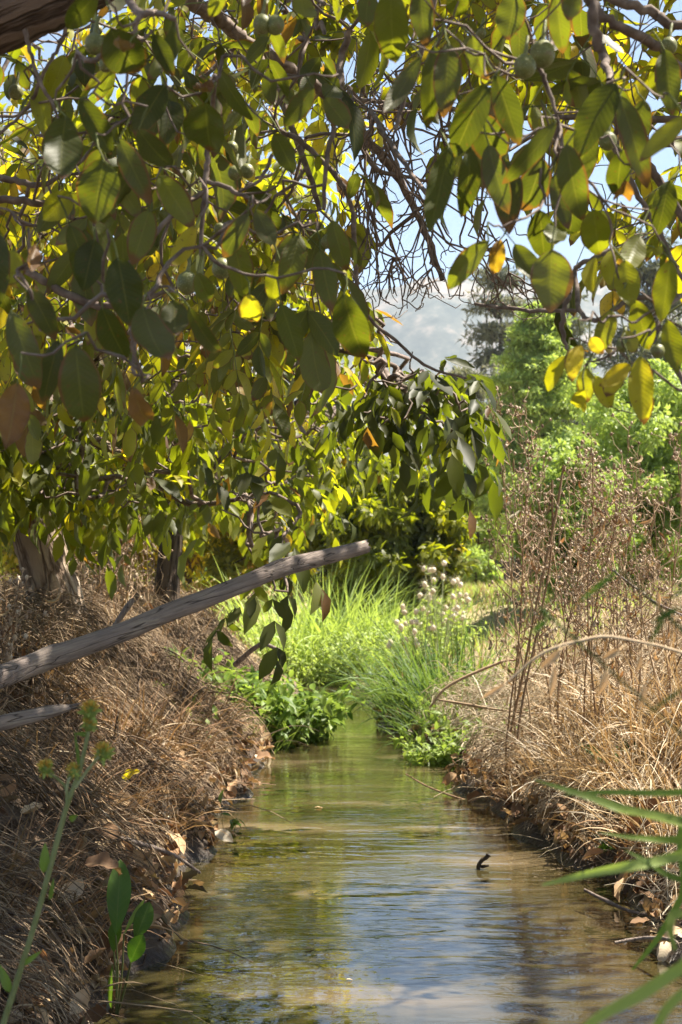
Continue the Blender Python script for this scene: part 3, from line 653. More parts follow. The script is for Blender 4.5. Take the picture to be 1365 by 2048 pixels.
# ================================================================== WALNUT TREES FARTHER ALONG THE LEFT BANK
def bank_walnut(label, base, tpts, mat, regions, n_r0=.003, size=.115, seed=1, extra=None, hue0=.4):
    t = thing('walnut_tree', base, label, 'tree')
    b = B(); sk = []
    for i, pts in enumerate(tpts):
        q_ = smooth_path(np.array(pts, float), 8); tubes(b, q_[:, :3], q_[:, 3], 20 if i == 0 else 10, lump=.09); sk += list(q_[6 if i == 0 else 0:, :3])
    b.build('trunk', mat, t)
    g = RS(seed); tg = []; hs = []; dens = []
    for poly, n, d0, d1, h, bareq in regions:
        p = sample(poly, n, d0, d1, g.randint(1000)); p = p if bareq else prune(p, .12); p = prune(p, .22, poly=[(670, 1010), (960, 960), (1000, 1300), (700, 1300), (650, 1080)]) if not bareq else p; n = len(p); tg.append(p); hs.append(np.clip(h + .15 * g.randn(n), .02, .84)); dens.append(np.full(n, bareq != True))
    tg = np.vstack(tg); hs = np.concatenate(hs); dens = np.concatenate(dens)
    tw = B(); D, _ = branches(tw, sk, tg, r0=n_r0, pw=.42, jit=.15, rmax=.06); tw.build('branch', M['twig'], t)
    lb = B(); walnut_leaves(lb, None, tg[dens], D[dens], size, hs[dens], pairs=3, nl=3, nw=3, rach=False)
    lb.build('crown', M['leaf_far'], t)
    return t
def G(x, y): return float(ground(x, y))
# trunk with ridged pale bark
bx = P(118, 1250, 7.2)
e = P(60, 1060, 7.0); e2 = P(-10, 900, 6.9)
bank_walnut('walnut tree on left bank with pale ridged trunk and long arms over the stream', (bx[0], 7.2, G(bx[0], 7.2)),
    [[(bx[0] + .04, 7.25, .4, .2), (bx[0], 7.2, .78, .15), (e[0] + .05, 7.1, 1.08, .125), (e[0] - .02, 7.0, e[2] + .12, .12), (e2[0], 6.9, e2[2], .10), (e2[0] - .3, 6.8, 2.9, .07)],
     [(e[0] - .02, 7.0, e[2] + .1, .09), (e[0] + .12, 6.9, 1.75, .075), (e[0] + .35, 6.7, 2.05, .06)],
     [np.append(P(90, 760, 6.7), .055), np.append(P(200, 690, 6.3), .04), np.append(P(365, 652, 6.0), .03), np.append(P(465, 662, 6), .026), np.append(P(565, 672, 5.9), .022), np.append(P(640, 690, 5.8), .014), np.append(P(760, 720, 5.7), .008)],
     [np.append(P(60, 800, 6.8), .05), np.append(P(250, 917, 6.4), .022), np.append(P(300, 955, 6.3), .018), np.append(P(380, 1007, 6.2), .014), np.append(P(470, 1000, 6.1), .01)]],
    M['bark_trunk'],
    [([(-200, 560), (660, 560), (740, 720), (930, 830), (950, 900), (900, 930), (740, 850), (640, 880), (300, 860), (-200, 980)], 480, 5.3, 7.6, .36, False),
     ([(770, 720), (860, 745), (935, 790), (945, 850), (925, 880), (880, 850), (780, 830)], 46, 5.3, 5.9, .10, 2),
     ([(-250, 820), (760, 820), (700, 920), (600, 990), (400, 1030), (130, 990), (-250, 960)], 400, 5.5, 7.8, .42, False),
     ([(440, 960), (640, 1000), (600, 1090), (570, 1190), (490, 1200), (490, 1100), (420, 1060)], 17, 4.9, 5.8, .26, False),
     ([(-600, 0), (600, 0), (660, 560), (-700, 900)], 420, 6, 8.5, .5, False),
     ([(680, 600), (900, 700), (930, 800), (740, 900)], 60, 5.2, 6.2, .3, True)], seed=31)
bx = P(355, 1215, 10.2)
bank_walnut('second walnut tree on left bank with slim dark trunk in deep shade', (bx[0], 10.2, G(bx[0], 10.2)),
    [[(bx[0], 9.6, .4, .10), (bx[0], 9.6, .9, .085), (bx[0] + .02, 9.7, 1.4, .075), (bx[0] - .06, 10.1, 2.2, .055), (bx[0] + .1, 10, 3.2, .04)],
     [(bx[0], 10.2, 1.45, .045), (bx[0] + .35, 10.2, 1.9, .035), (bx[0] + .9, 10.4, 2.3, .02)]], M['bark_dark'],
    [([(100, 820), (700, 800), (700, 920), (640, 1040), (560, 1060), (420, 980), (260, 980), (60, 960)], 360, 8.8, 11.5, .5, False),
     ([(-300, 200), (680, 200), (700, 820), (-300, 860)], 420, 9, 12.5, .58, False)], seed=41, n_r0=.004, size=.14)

# ================================================================== BACKGROUND TREES
def far_tree(name, label, cat, px, top, d, wpx, mat, hue, nclump=160, per=40, leaf=.10, style='round', base=None, group=None, trunk_r=.1, low=.15, seed=0, huevar=.12, lw=.45):
    g = RS(seed + 77); X0 = float(P(px, 1150, d)[0]); z0 = G(X0, d) if base is None else base
    H = float(P(px, top, d)[2]) - z0; Wd = wpx * MPX(d)
    t = thing(name, (X0, d, z0), label, cat, group)
    # clump centres
    n = nclump
    if style == 'round':
        v = nrm(g.randn(n, 3)); r = g.rand(n, 1) ** .4
        r = r * (1 + .35 * (g.rand(n, 1) - .5))
        c = v * r * np.array([Wd / 2, Wd / 2, H * (1 - low) / 2]) + np.array([0, 0, H * (1 + low) / 2])
        cs = np.maximum(Wd, H * .5) * .085 * (.7 + .6 * g.rand(n))
    elif style == 'cedar':
        lev = np.round(g.rand(n) * 9) / 9; z = H * (.18 + .8 * lev); R = Wd / 2 * (1.06 - lev * .8) * (.6 + .4 * np.sin(lev * 37) ** 2)
        a = g.rand(n) * 2 * pi; rr = g.rand(n) ** .55 * R
        c = np.stack([rr * np.cos(a), rr * np.sin(a), z + rr * .12 + g.randn(n) * H * .012], -1); cs = np.full(n, Wd * .07)
    elif style == 'ash':     # upright sprays
        lev = g.rand(n); z = H * (.22 + .76 * lev); R = Wd / 2 * np.clip(1.12 - lev, .05, 1) ** .75 * (.7 + .5 * g.rand(n))
        a = g.rand(n) * 2 * pi; rr = R * g.rand(n) ** .45
        c = np.stack([rr * np.cos(a), rr * np.sin(a), z], -1); cs = Wd * .07 * (.6 + .7 * g.rand(n))
    c0 = np.array([X0, d, z0]); c = c + c0
    m = min(n, 70); sk = smooth_path(np.array([[X0, d, z0 - .2], [X0 + .03 * H, d, z0 + H * .3], [X0, d, z0 + H * .62], [X0, d, z0 + H * .86]]), 5)
    b = B(); tubes(b, sk, np.linspace(trunk_r, trunk_r * .25, len(sk)), 10, lump=.1)
    b.build('trunk', M['bark_dark'], t)
    b = B(); branches(b, list(sk[5:]), c[:m], r0=trunk_r * .1, pw=.4, sides=4); b.build('branch', M['bark_dark'], t)
    N_ = n * per; ci = np.repeat(np.arange(n), per)
    off = nrm(g.randn(N_, 3)) * (g.rand(N_, 1) ** .5) * cs[ci][:, None]
    if style == 'cedar': off[:, 2] *= .28; off[:, :2] *= 1.5
    elif style == 'ash': off[:, 2] *= .5; off[:, :2] *= 1.3
    else: off[:, 2] *= .75
    p = c[ci] + off; ax = nrm(g.randn(N_, 3) * .7 + nrm(off + 1e-6) * .5 + np.array([0, 0, -.5 if style == 'round' else .15]))
    nor = g.randn(N_, 3) * .6 + np.array([0, 0, .9])
    ch = hue + huevar * g.randn(n); lb = B()
    leaves(lb, p, ax, nor, leaf * (.6 + .8 * g.rand(N_)), leaf * lw * (.8 + .4 * g.rand(N_)), curl=.5, fold=.3, hue=np.clip(ch[ci] + .06 * g.randn(N_), 0, .95), nl=2, nw=2)
    lb.build('crown', mat, t); return t
far_tree('walnut_tree', 'round leafy walnut tree past the end of the pole with yellow green top', 'tree', 790, 905, 15.5, 270, M['leaf_far'], .47, 230, 90, .12, low=.03, seed=1)
far_tree('walnut_tree', 'low dark walnut tree standing behind the round one at the stream bend', 'tree', 700, 860, 18, 260, M['leaf_far'], .36, 200, 60, .14, low=.03, seed=2)
far_tree('shrub', 'small pale green rounded shrub at the far edge of the dry field', 'shrub', 950, 1092, 26, 100, M['green'], .8, 60, 50, .1, low=.0, seed=3, trunk_r=.03)
far_tree('ash_tree', 'tall bright lime green tree in the sun right of the mountain gap', 'tree', 1085, 605, 31, 290, M['green'], .84, 330, 130, .13, 'ash', seed=4, trunk_r=.12)  # green trees and shrubs from here: raised hues put sunlight into the leaves
far_tree('ash_tree', 'pale green tree directly below the mountain at the field edge', 'tree', 945, 880, 34, 190, M['green'], .72, 170, 60, .16, 'ash', seed=5)
far_tree('ash_tree', 'hazy pale green tree between the lime tree and the far shrub', 'tree', 1030, 850, 37, 210, M['green'], .68, 170, 60, .17, 'ash', seed=6)
far_tree('cedar_tree', 'tall grey green cedar with flat boughs against the sky', 'tree', 1005, 550, 72, 330, M['cedar'], .45, 260, 60, .42, 'cedar', seed=7, trunk_r=.3, lw=.3)
far_tree('cedar_tree', 'dark grey cedar behind the lime green tree', 'tree', 1120, 600, 60, 300, M['cedar'], .2, 260, 60, .36, 'cedar', seed=8, trunk_r=.3, lw=.3)
far_tree('cedar_tree', 'brownish cedar left of the lime green tree under the mountain slope', 'tree', 935, 745, 66, 200, M['cedar'], .6, 200, 60, .36, 'cedar', seed=9, trunk_r=.25, lw=.3)
far_tree('cedar_tree', 'cedar hidden behind the hanging leaves at the right edge', 'tree', 1300, 480, 64, 420, M['cedar'], .25, 260, 60, .42, 'cedar', seed=10, trunk_r=.3, lw=.3)
far_tree('shrub', 'big sunny lime green shrub rising behind the dry weeds at right', 'shrub', 1290, 745, 17, 380, M['green'], .84, 260, 170, .08, low=.0, seed=11, trunk_r=.06)
far_tree('shrub', 'mid green shrub behind the dry weeds near the cedar', 'shrub', 1140, 880, 15, 230, M['green'], .74, 170, 130, .07, low=.0, seed=12, trunk_r=.05)
far_tree('shrub', 'yellowish shrub at the far right edge behind the weeds', 'shrub', 1480, 700, 20, 420, M['green'], .86, 240, 140, .10, low=.0, seed=13, trunk_r=.06)
for i, (px, top, d, w, h) in enumerate([(560, 780, 21, 380, .66), (370, 720, 24, 400, .72), (190, 760, 20, 380, .68), (10, 740, 22, 400, .7), (-220, 700, 24, 420, .6)]):  # sunlight on these crowns is partly coloured in by their yellow hue
    far_tree('leafy_tree', ['sunlit yellow green tree seen through the walnut leaves above the pole', 'sunlit tree behind the slim dark trunk', 'sunlit tree between the two left bank trunks', 'sunlit tree directly behind the pale ridged trunk', 'sunlit tree beyond the left edge'][i],
             'tree', px, top, d, w, M['leaf_far'], h, 220, 60, .17, low=.02, seed=20 + i, group='sunlit trees beyond the left bank')
gg = RS(12)
for i in range(15):
    px = -500 + i * 165 + gg.uniform(-40, 40); d = gg.uniform(75, 120)
    far_tree('distant_tree', 'hazy grey green tree in the distant tree line across the field', 'tree', px, gg.uniform(960, 1050), d, gg.uniform(170, 260), M['green'] if i % 2 else M['leaf_far'], gg.uniform(.2, .5), 70, 45, .7, low=0., seed=40 + i, group='distant tree line beyond the field', trunk_r=.3)

# ================================================================== STRAW, LITTER
def straw(n, xr, yr, side, seed, name, label, flow=(0, 0), thick=.10, hue=.5, Lr=(.12, .5), rad=.0013, steep=.25, dmin=0.0, dmax=3.0):
    g = RS(seed); x = g.uniform(xr[0], xr[1], n * 3); y = yr[0] + (yr[1] - yr[0]) * g.rand(n * 3) ** 1.25
    l, r = edges(y); d = (l - x) if side < 0 else (x - r)
    k = (d > dmin) & (d < dmax) & (g.rand(n * 3) < np.clip(-.25 + vnoise(x * 3, y * 3, seed) * 2.0, .06, 1)); x = x[k][:n]; y = y[k][:n]; n = len(x); d = d[k][:n]
    L = g.uniform(Lr[0], Lr[1], n) * (.6 + .5 * (d > .15)); a = g.rand(n) * 2 * pi
    hd = np.stack([np.cos(a), np.sin(a)], -1) + np.array(flow) ; hd = nrm(hd)
    K = 6; t = np.linspace(0, 1, K)[None]
    bend = (g.rand(n) - .5) * 1.6
    cl = vnoise(x * 2.2 + 7, y * 2.2 + 3, seed + 2) * 9 + vnoise(x * 6, y * 6, seed + 3) * 3
    hd = np.stack([np.cos(cl) * 1.1 + flow[0] * 1.2, np.sin(cl) * 1.1 + flow[1] * 1.2], -1) + g.randn(n, 2) * .55
    ang = np.arctan2(hd[:, 1], hd[:, 0])[:, None] + bend[:, None] * t
    dx = np.cumsum(np.cos(ang), 1) / K * L[:, None]; dy = np.cumsum(np.sin(ang), 1) / K * L[:, None]
    X = x[:, None] + dx; Y = y[:, None] + dy
    lift = g.rand(n)[:, None] ** 1.6 * thick * (.4 + .6 * ss(d, 0, .4))[:, None]
    arch = (g.rand(n)[:, None] ** 2) * steep * L[:, None] * np.sin(pi * t * (.6 + .4 * g.rand(n)[:, None]))
    Z = ground(X, Y); Z = np.maximum(Z, .0) + lift + arch + .004
    lw_, rw_ = edges(Y); ov = np.minimum(X - lw_, rw_ - X).max(1); ok = (ov < .03) | (g.rand(n) < .03)
    Pn = np.stack([X, Y, Z], -1)[ok]; n = len(Pn); y = y[ok]
    b = B(); rr = rad * (.5 + g.rand(n) ** 2.5 * 1.9)[:, None] * (1.1 - .7 * t) * (1 + np.maximum(0, y - 4)[:, None] * .13)
    tubes(b, Pn, rr, 3, hue=np.clip(hue + .12 * g.randn(n) + (vnoise(Pn[:, 0, 0] * 2, Pn[:, 0, 1] * 2, seed + 9) - .5) * .4, .03, .97))
    return tag(b.build(name, M['straw']), label, 'straw', kind='stuff')
straw(38000, (-3.0, -.3), (2.0, 10.5), -1, 51, 'dry_straw', 'tangled grey brown dry straw heaped over the left bank', flow=(.55, -.35), thick=.16, hue=.17, Lr=(.12, .5), steep=.35)  # shade of the left bank is partly put into this dark straw hue
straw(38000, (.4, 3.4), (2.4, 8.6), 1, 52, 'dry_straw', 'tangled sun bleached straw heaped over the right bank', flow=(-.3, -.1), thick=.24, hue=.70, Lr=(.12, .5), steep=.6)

def litter(n, side, seed, label, nm2='leaf_litter', dm=1.3, sz=(.03, .10)):
    g = RS(seed); y = g.uniform(2.4, 9.5, n); l, r = edges(y); d = g.rand(n) ** 1.6 * dm + .0
    x = np.where(side < 0, l - d, r + d); z = np.maximum(ground(x, y), 0) + g.rand(n) * .07 + .01
    b = B(); a = g.rand(n) * 6.28; ax = np.stack([np.cos(a), np.sin(a), (g.rand(n) - .5) * .9], -1)
    nor = np.stack([g.randn(n) * .5, g.randn(n) * .5 - .2, np.ones(n)], -1)
    s = g.uniform(sz[0], sz[1], n)
    leaves(b, np.stack([x, y, z], -1), ax, nor, s, s * .6, curl=g.uniform(-2.2, 2.2, n), fold=g.uniform(.1, 1.0, n), wave=.07, hue=np.clip(.46 + .24 * g.randn(n), 0, 1), nl=6, nw=5, twist=g.uniform(-1, 1, n))
    return tag(b.build(nm2, M['dead']), label, 'dead leaves', kind='stuff')
litter(1500, -1, 61, 'small brown dead leaves scattered through the straw of the left bank')
litter(1500, 1, 62, 'small brown dead leaves scattered through the straw of the right bank')

def tussock(pxs, side, seed, hue, group, where):
    for i, (px, py, d, H, n, lean) in enumerate(pxs):
        x, y = at(px, py, d)
        clump('dry_tussock', where[i], 'dry grass', x, y, n, H, .006 + .0006 * d, hue, .16, seed + i, group=group, lean=lean, mat='dead', arch=2.2, part='blades', vert=1.0, hv=.14)
litter(700, -1, 63, 'crumpled dead leaves caught along the waterline of the left bank', dm=.5, sz=(.03, .085))
litter(900, 1, 64, 'crumpled dead leaves caught along the waterline of the right bank', dm=.6, sz=(.03, .085))
# larger fallen leaves one can point at
FL = [(318, 1625, 5.1, 75, .93, 'large curled cream dead leaf standing on edge at the left bank'), (360, 1640, 5.1, 42, .85, 'pale dead leaf flat beside the large curled cream leaf'), (265, 1545, 4.9, 30, -1, 'small bright yellow leaf lying on the left bank straw'),
      (200, 1725, 3.2, 62, .25, 'rusty brown curled leaf beside the tall green weed'), (1055, 1640, 5.9, 52, .6, 'tan folded leaf at the water edge of the right bank'), (955, 1605, 6.3, 30, .45, 'orange brown leaf nearest the water at the right bank'),
      (1030, 1590, 6.3, 42, 1.0, 'silvery pale curled leaf hanging over the right bank edge'), (1130, 1590, 5.8, 60, .4, 'brown leaf half buried in right bank straw'), (1300, 1620, 4.6, 70, .3, 'dark brown broad leaf on the shaded right bank'),
      (60, 1990, 3.0, 80, .3, 'big dark brown leaf in the bottom left corner'), (1240, 1660, 4.9, 60, .35, 'brown cupped leaf under the green blades at right'), (520, 1513, 7.4, 34, .45, 'rust leaf at the foot of the green tuft'), (245, 1600, 4.6, 50, .7, 'grey tan leaf drooping down the left bank')]
for i, (x, y, d, w, h, lab) in enumerate(FL):
    p = P(x, y, d); zg = max(G(p[0], p[1]), 0) + .03
    p[2] = max(p[2], zg); b = B(); s = w * MPX(d); g = RS(300 + i); a = g.uniform(-.6, .6) + (0 if g.rand() < .5 else pi)
    ax = np.array([cos(a), sin(a) * .4, g.uniform(-.5, .6)])
    leaves(b, (p - ax * s * .5)[None], ax[None], np.array([[g.uniform(-.3, .3), -.8, .8]]), s * 1.5, s * .85, curl=g.uniform(.8, 1.8), fold=.6, wave=.09, hue=.8 if h < 0 else h, nl=12, nw=7, twist=.6)
    b.build('fallen_leaf', M['leaf'] if h < 0 else M['dead'], None, origin=p); tag(bpy.context.scene.objects[-1], None)
    o = [o for o in COL.objects if o.name.startswith('fallen_leaf')][-1]
fls = sorted([o for o in COL.objects if o.name.startswith('fallen_leaf')], key=lambda o: o.name)
for o, f in zip(fls, FL): tag(o, f[5], 'fallen leaf', 'large fallen leaves')

# ================================================================== POLES
def pole(name, label, pts, tipflat=True, seed=0, sides=22):
    """rough peeled wood; pts px,py,r px,depth; the far end split flat"""
    g = RS(seed); p = np.array(pts, float); w = P(p[:, 0], p[:, 1], p[:, 3]); r = p[:, 2] * MPX(p[:, 3]) * .9
    q_ = smooth_path(np.hstack([w, r[:, None]]), 10); n = len(q_)
    o0 = q_[0, :3]; dirv = Vector(q_[-1, :3] - q_[0, :3]).normalized(); qt = dirv.to_track_quat('Z', 'Y'); Ri = np.array(qt.to_matrix())
    loc = (q_[:, :3] - o0) @ Ri                     # local, z along the pole
    a = np.arange(sides) / sides * 2 * pi; V = []; t = np.linspace(0, 1, n)
    for i in range(n):
        rr = q_[i, 3] * (1 + .10 * (fbm(np.cos(a) * 1.5 + 9, np.sin(a) * 1.5 + t[i] * 9, seed, 3)) + .05 * np.sin(3 * a + t[i] * 5))
        V.append(np.stack([loc[i, 0] + rr * np.cos(a), loc[i, 1] + rr * np.sin(a), np.full(sides, loc[i, 2])], -1))
    V = np.array(V)
    if tipflat:
        # axe-cut flat wedge towards the end: squash in the local direction that faces up-left
        for i in range(n):
            f = ss(t[i], .60, .74)
            V[i, :, 0] = loc[i, 0] + (V[i, :, 0] - loc[i, 0]) * (1 - .45 * f)
    jag = g.uniform(-.012, .012, sides) * (1 if tipflat else 3.2)
    V[-1, :, 2] += jag; V[-2, :, 2] += jag * .4
    end = V[-1].mean(0) + (V[-1] - V[-1].mean(0)) * .12; end[:, 2] -= .004
    V = np.concatenate([V, end[None]])
    b = B(); b.add(V, gridfaces(n + 1, sides, 1, True)); o = b.build(name, M['wood']); o.location = tuple(o0); o.rotation_euler = qt.to_euler()
    return tag(o, label, 'pole', None)
pole('wooden_pole', 'long weathered grey wooden pole slanting up over the stream with flat cut end', [(-330, 1450, 30, 2.9), (-60, 1372, 27, 3.25), (60, 1330, 25, 3.45), (105, 1312, 26, 3.5), (150, 1298, 23, 3.55), (250, 1262, 22, 3.7), (330, 1228, 21, 3.8), (400, 1203, 21, 3.9), (500, 1163, 20, 4.05), (560, 1138, 21, 4.15), (640, 1117, 18, 4.25), (735, 1093, 15, 4.4)], seed=3)
pole('wooden_pole', 'short broken wooden pole with a splintered end low on the left bank', [(-300, 1500, 18, 3.0), (-60, 1458, 18, 3.2), (40, 1438, 17, 3.3), (100, 1424, 14, 3.36), (146, 1414, 6, 3.4)], tipflat=False, seed=5)
for i, (pts, lab) in enumerate([([(222, 1262, 4, 5.2), (255, 1215, 6, 5.2), (268, 1198, 4, 5.2)], 'short broken stub standing up behind the long pole'),
     ([(470, 1500 - 170, 6, 6.5), (520, 1290, 5, 6.4), (560, 1300, 3, 6.3)], 'grey stick lying on the left bank behind the pole'),
     ([(0, 1870, 5, 3.2), (60, 1840, 5, 3.2), (90, 1815, 3, 3.2)], 'bluish grey stick low on the left bank'),
     ([(210, 1670, 4, 4.2), (290, 1690, 5, 4.3), (350, 1712, 4, 4.4), (400, 1745, 3, 4.5)], 'thin bare stick reaching from left bank to the water'),
     ([(1170, 1780, 3, 4.3), (1210, 1800, 4, 4.2), (1260, 1822, 3, 4.1), (1330, 1835, 3, 4.0)], 'wet shiny stick along the right water edge'),
     ([(1230, 1885, 3, 3.7), (1290, 1876, 4, 3.7), (1345, 1880, 4, 3.6), (1358, 1895, 3, 3.6)], 'knobbly brown stick floating by the right bank'),
     ([(1500, 1290, 3, 5.6), (1330, 1215, 3, 5.6), (1290, 1190, 3, 5.6), (1225, 1140, 2, 5.6)], 'bent dark branch among weeds at right edge')]):
    b = B(); p = np.array(pts, float); w = P(p[:, 0], p[:, 1], p[:, 3]); q_ = smooth_path(np.hstack([w, (p[:, 2] * MPX(p[:, 3]))[:, None]]), 5)
    tubes(b, q_[:, :3], q_[:, 3], 8, lump=.3); tag(b.build('stick', M['wood'] if i != 4 else M['twig'], None, origin=q_[0, :3]), lab, 'stick')
b = B(); c = P(962, 1732, 1.0 * F / (1732 - 1150)); s = MPX(4.9)
q_ = smooth_path(np.array([c + np.array([-6, 0, -14]) * s, c + np.array([-4, 0, 2]) * s, c + np.array([3, 0, 12]) * s, c + np.array([12, 0, 17]) * s, c + np.array([15, 0, 22]) * s]), 4)
tubes(b, q_, np.interp(np.linspace(0, 1, len(q_)), [0, .7, 1], [4 * s, 4 * s, 5.5 * s]), 7, lump=.3)
q_ = np.array([c + np.array([-8, 0, 0]) * s, c + np.array([3, 0, -1]) * s, c + np.array([16, 0, 1]) * s]); tubes(b, q_, [2 * s, 3.5 * s, 2 * s], 6, lump=.3)
tag(b.build('stick', M['bark_dark'], None, origin=c), 'small black hooked stick poking out of the water', 'stick')

# ================================================================== HERBS AND GRASS
def clump(name, label, cat, x, y, n, H, wd, hue, spread, seed, group=None, lean=(0, 0), mat='green', nl=7, arch=1.3, z=None, vert=1.0, part='blade', hv=.1):
    g = RS(seed); z0 = G(x, y) if z is None else z
    t = thing(name, (x, y, z0), label, cat, group); b = B()
    a = g.rand(n) * 6.28; rr = g.rand(n) ** .6 * spread; bx_ = x + np.cos(a) * rr; by_ = y + np.sin(a) * rr
    bz = np.maximum(ground(bx_, by_), -.03) - .01 if z is None else np.full(n, z0)
    out = np.stack([np.cos(a) + lean[0], np.sin(a) + lean[1], np.zeros(n)], -1) + g.randn(n, 3) * .35
    ax = nrm(nrm(out) * (.15 + .5 * g.rand(n)[:, None]) + np.array([0, 0, vert])); nor = -nrm(out) + np.array([0, 0, .6])
    L = H * (.45 + .6 * g.rand(n))
    leaves(b, np.stack([bx_, by_, bz], -1), ax, nor + 1e-4, L, wd * (.6 + .7 * g.rand(n)), curl=arch * g.rand(n) ** 1.2 + .1, fold=.35, hue=np.clip(hue + hv * g.randn(n), 0, 1), nl=nl, nw=3, kind='blade', twist=g.uniform(-1, 1, n))
    b.build(part, M[mat], t); return t
def herb(name, label, cat, x, y, nst, H, leaf, hue, spread, seed, group=None, mat='green', per=16, lw=.45, kind='lance', lean=(0, 0)):
    """bushy plant: leaning stems carrying leaves all along"""
    g = RS(seed); t = thing(name, (x, y, G(x, y)), label, cat, group); sb = B(); lb = B()
    a = g.rand(nst) * 6.28; rr = g.rand(nst) ** .6 * spread; px_ = x + np.cos(a) * rr; py_ = y + np.sin(a) * rr; pz = np.maximum(ground(px_, py_), -.02) - .01
    dirh = np.stack([np.cos(a) + lean[0], np.sin(a) + lean[1]], -1) * (.25 + .5 * g.rand(nst))[:, None]; L = H * (.5 + .6 * g.rand(nst)); K = 7; tt = np.linspace(0, 1, K)[None]
    S = np.stack([px_[:, None] + dirh[:, :1] * L[:, None] * tt ** 1.4, py_[:, None] + dirh[:, 1:] * L[:, None] * tt ** 1.4, pz[:, None] + L[:, None] * (tt - .22 * tt ** 2)], -1)
    tubes(sb, S, .0022 * (1.3 - tt) * (H / .4) ** .4, 3, hue=.4)
    for k in range(per):
        f = (.15 + .85 * g.rand(nst)) * (K - 1); i0 = np.minimum(f.astype(int), K - 2); fr = (f - i0)[:, None]
        p = S[np.arange(nst), i0] * (1 - fr) + S[np.arange(nst), i0 + 1] * fr
        ax = nrm(g.randn(nst, 3) + np.array([0, 0, .25])); s = leaf * (.5 + .8 * g.rand(nst))
        leaves(lb, p, ax, np.array([0, 0, 1.]) + g.randn(nst, 3) * .4, s, s * lw, curl=.3 + .9 * g.rand(nst), fold=.3, hue=np.clip(hue + .1 * g.randn(nst), 0, 1), nl=4, nw=3, kind=kind)
    sb.build('stem', M['greenstem'], t); lb.build('leaves', M[mat], t); return t
def at(px, py, d): p = P(px, py, d); return float(p[0]), float(d)
# far cane grass and herbs across the bend; raised hues put sunlight into their colour
sp = [(580, 13.6, 1.05, .72), (630, 13.9, 1.15, .76), (685, 14.2, 1.0, .78), (735, 14.1, .85, .76), (775, 14.3, .8, .72), (530, 14.3, .9, .7), (815, 14.4, .7, .7), (665, 15.0, 1.1, .7), (740, 15.4, .95, .7)]
nm = ['left', 'second from the left', 'middle', 'nearest the water, right of middle', 'tall right hand', 'shaded leftmost', 'rightmost', 'tallest back', 'back right']
for i, (px, d, H, h) in enumerate(sp):
    x, y = at(px, 1300, d); clump('cane_grass', f'{nm[i]} clump of bright sunlit cane grass closing the end of the stream', 'grass clump', x, y, 230, H * 1.12, .024, h + .2, .4, 400 + i, group='bright grass clumps at the stream bend', arch=1.9)
sp = [(570, 12.8), (620, 13.3), (685, 13.6), (740, 13.2), (775, 12.8), (805, 12.9), (840, 13.1), (640, 14), (720, 14.6), (800, 14)]
for i, (px, d) in enumerate(sp):
    x, y = at(px, 1330, d); herb('leafy_herb', f'low sunlit feathery green herb at the water bend, number {i+1} counting from the left', 'herb', x, y, 60, .6, .055, .9, .36, 420 + i, group='sunlit herbs at the stream bend', per=14)
hl = ['left edge of the row', 'just right of the first', 'under the middle cane grass', 'right of the middle at the water', 'near the right tuft', 'beside the fluffy thistles', 'farthest right', 'behind on the left', 'behind in the middle', 'behind on the right']
for o in [o for o in COL.objects if o.name.startswith('leafy_herb')]:
    i = int(o.name.split('.')[1]) if '.' in o.name else 0; o['label'] = 'low sunlit feathery green herb at the stream bend, ' + hl[i]
# left bank tuft (nettle-like) and grass at its foot
for i, (px, py, d, H, lab) in enumerate([(470, 1440, 8.3, .38, 'bushy green nettle like herb on the left bank under the hanging walnut spray'), (530, 1430, 8.6, .42, 'dark green bushy herb at the left water edge, tallest of three'), (560, 1450, 8.8, .34, 'green herb leaning over the water at the tip of the left bank')]):
    x, y = at(px, py, d); x = min(x, float(edges(y)[0]) - .02); herb('bank_herb', lab, 'herb', x, y, 60, H, .085, .42, .28, 440 + i, group='green herbs on the left bank tip', per=17, lean=(.5, -.2))
for i, (px, py, d, H, n, lab) in enumerate([(560, 1500, 8.2, .32, 90, 'grass tuft arching over the water below the left herbs'), (575, 1470, 9.0, .30, 70, 'grass tuft at the narrow left side of the stream'), (455, 1490, 7.8, .22, 60, 'short sunlit grass at the foot of the left bank herbs'), (390, 1380, 8.2, .4, 14, 'few upright pale grass blades beside the left herbs')]):
    x, y = at(px, py, d); x = min(x, float(edges(y)[0]) + .02); clump('grass_tuft', lab, 'grass tuft', x, y, n, H, .011, .4, .18, 450 + i, group='grass tufts on the banks', lean=(.6, -.2))
x, y = at(380, 1290, 7.2); herb('leafy_herb', 'small light green herb in the straw below the pole', 'herb', x, y, 9, .3, .07, .62, .14, 456, per=9)
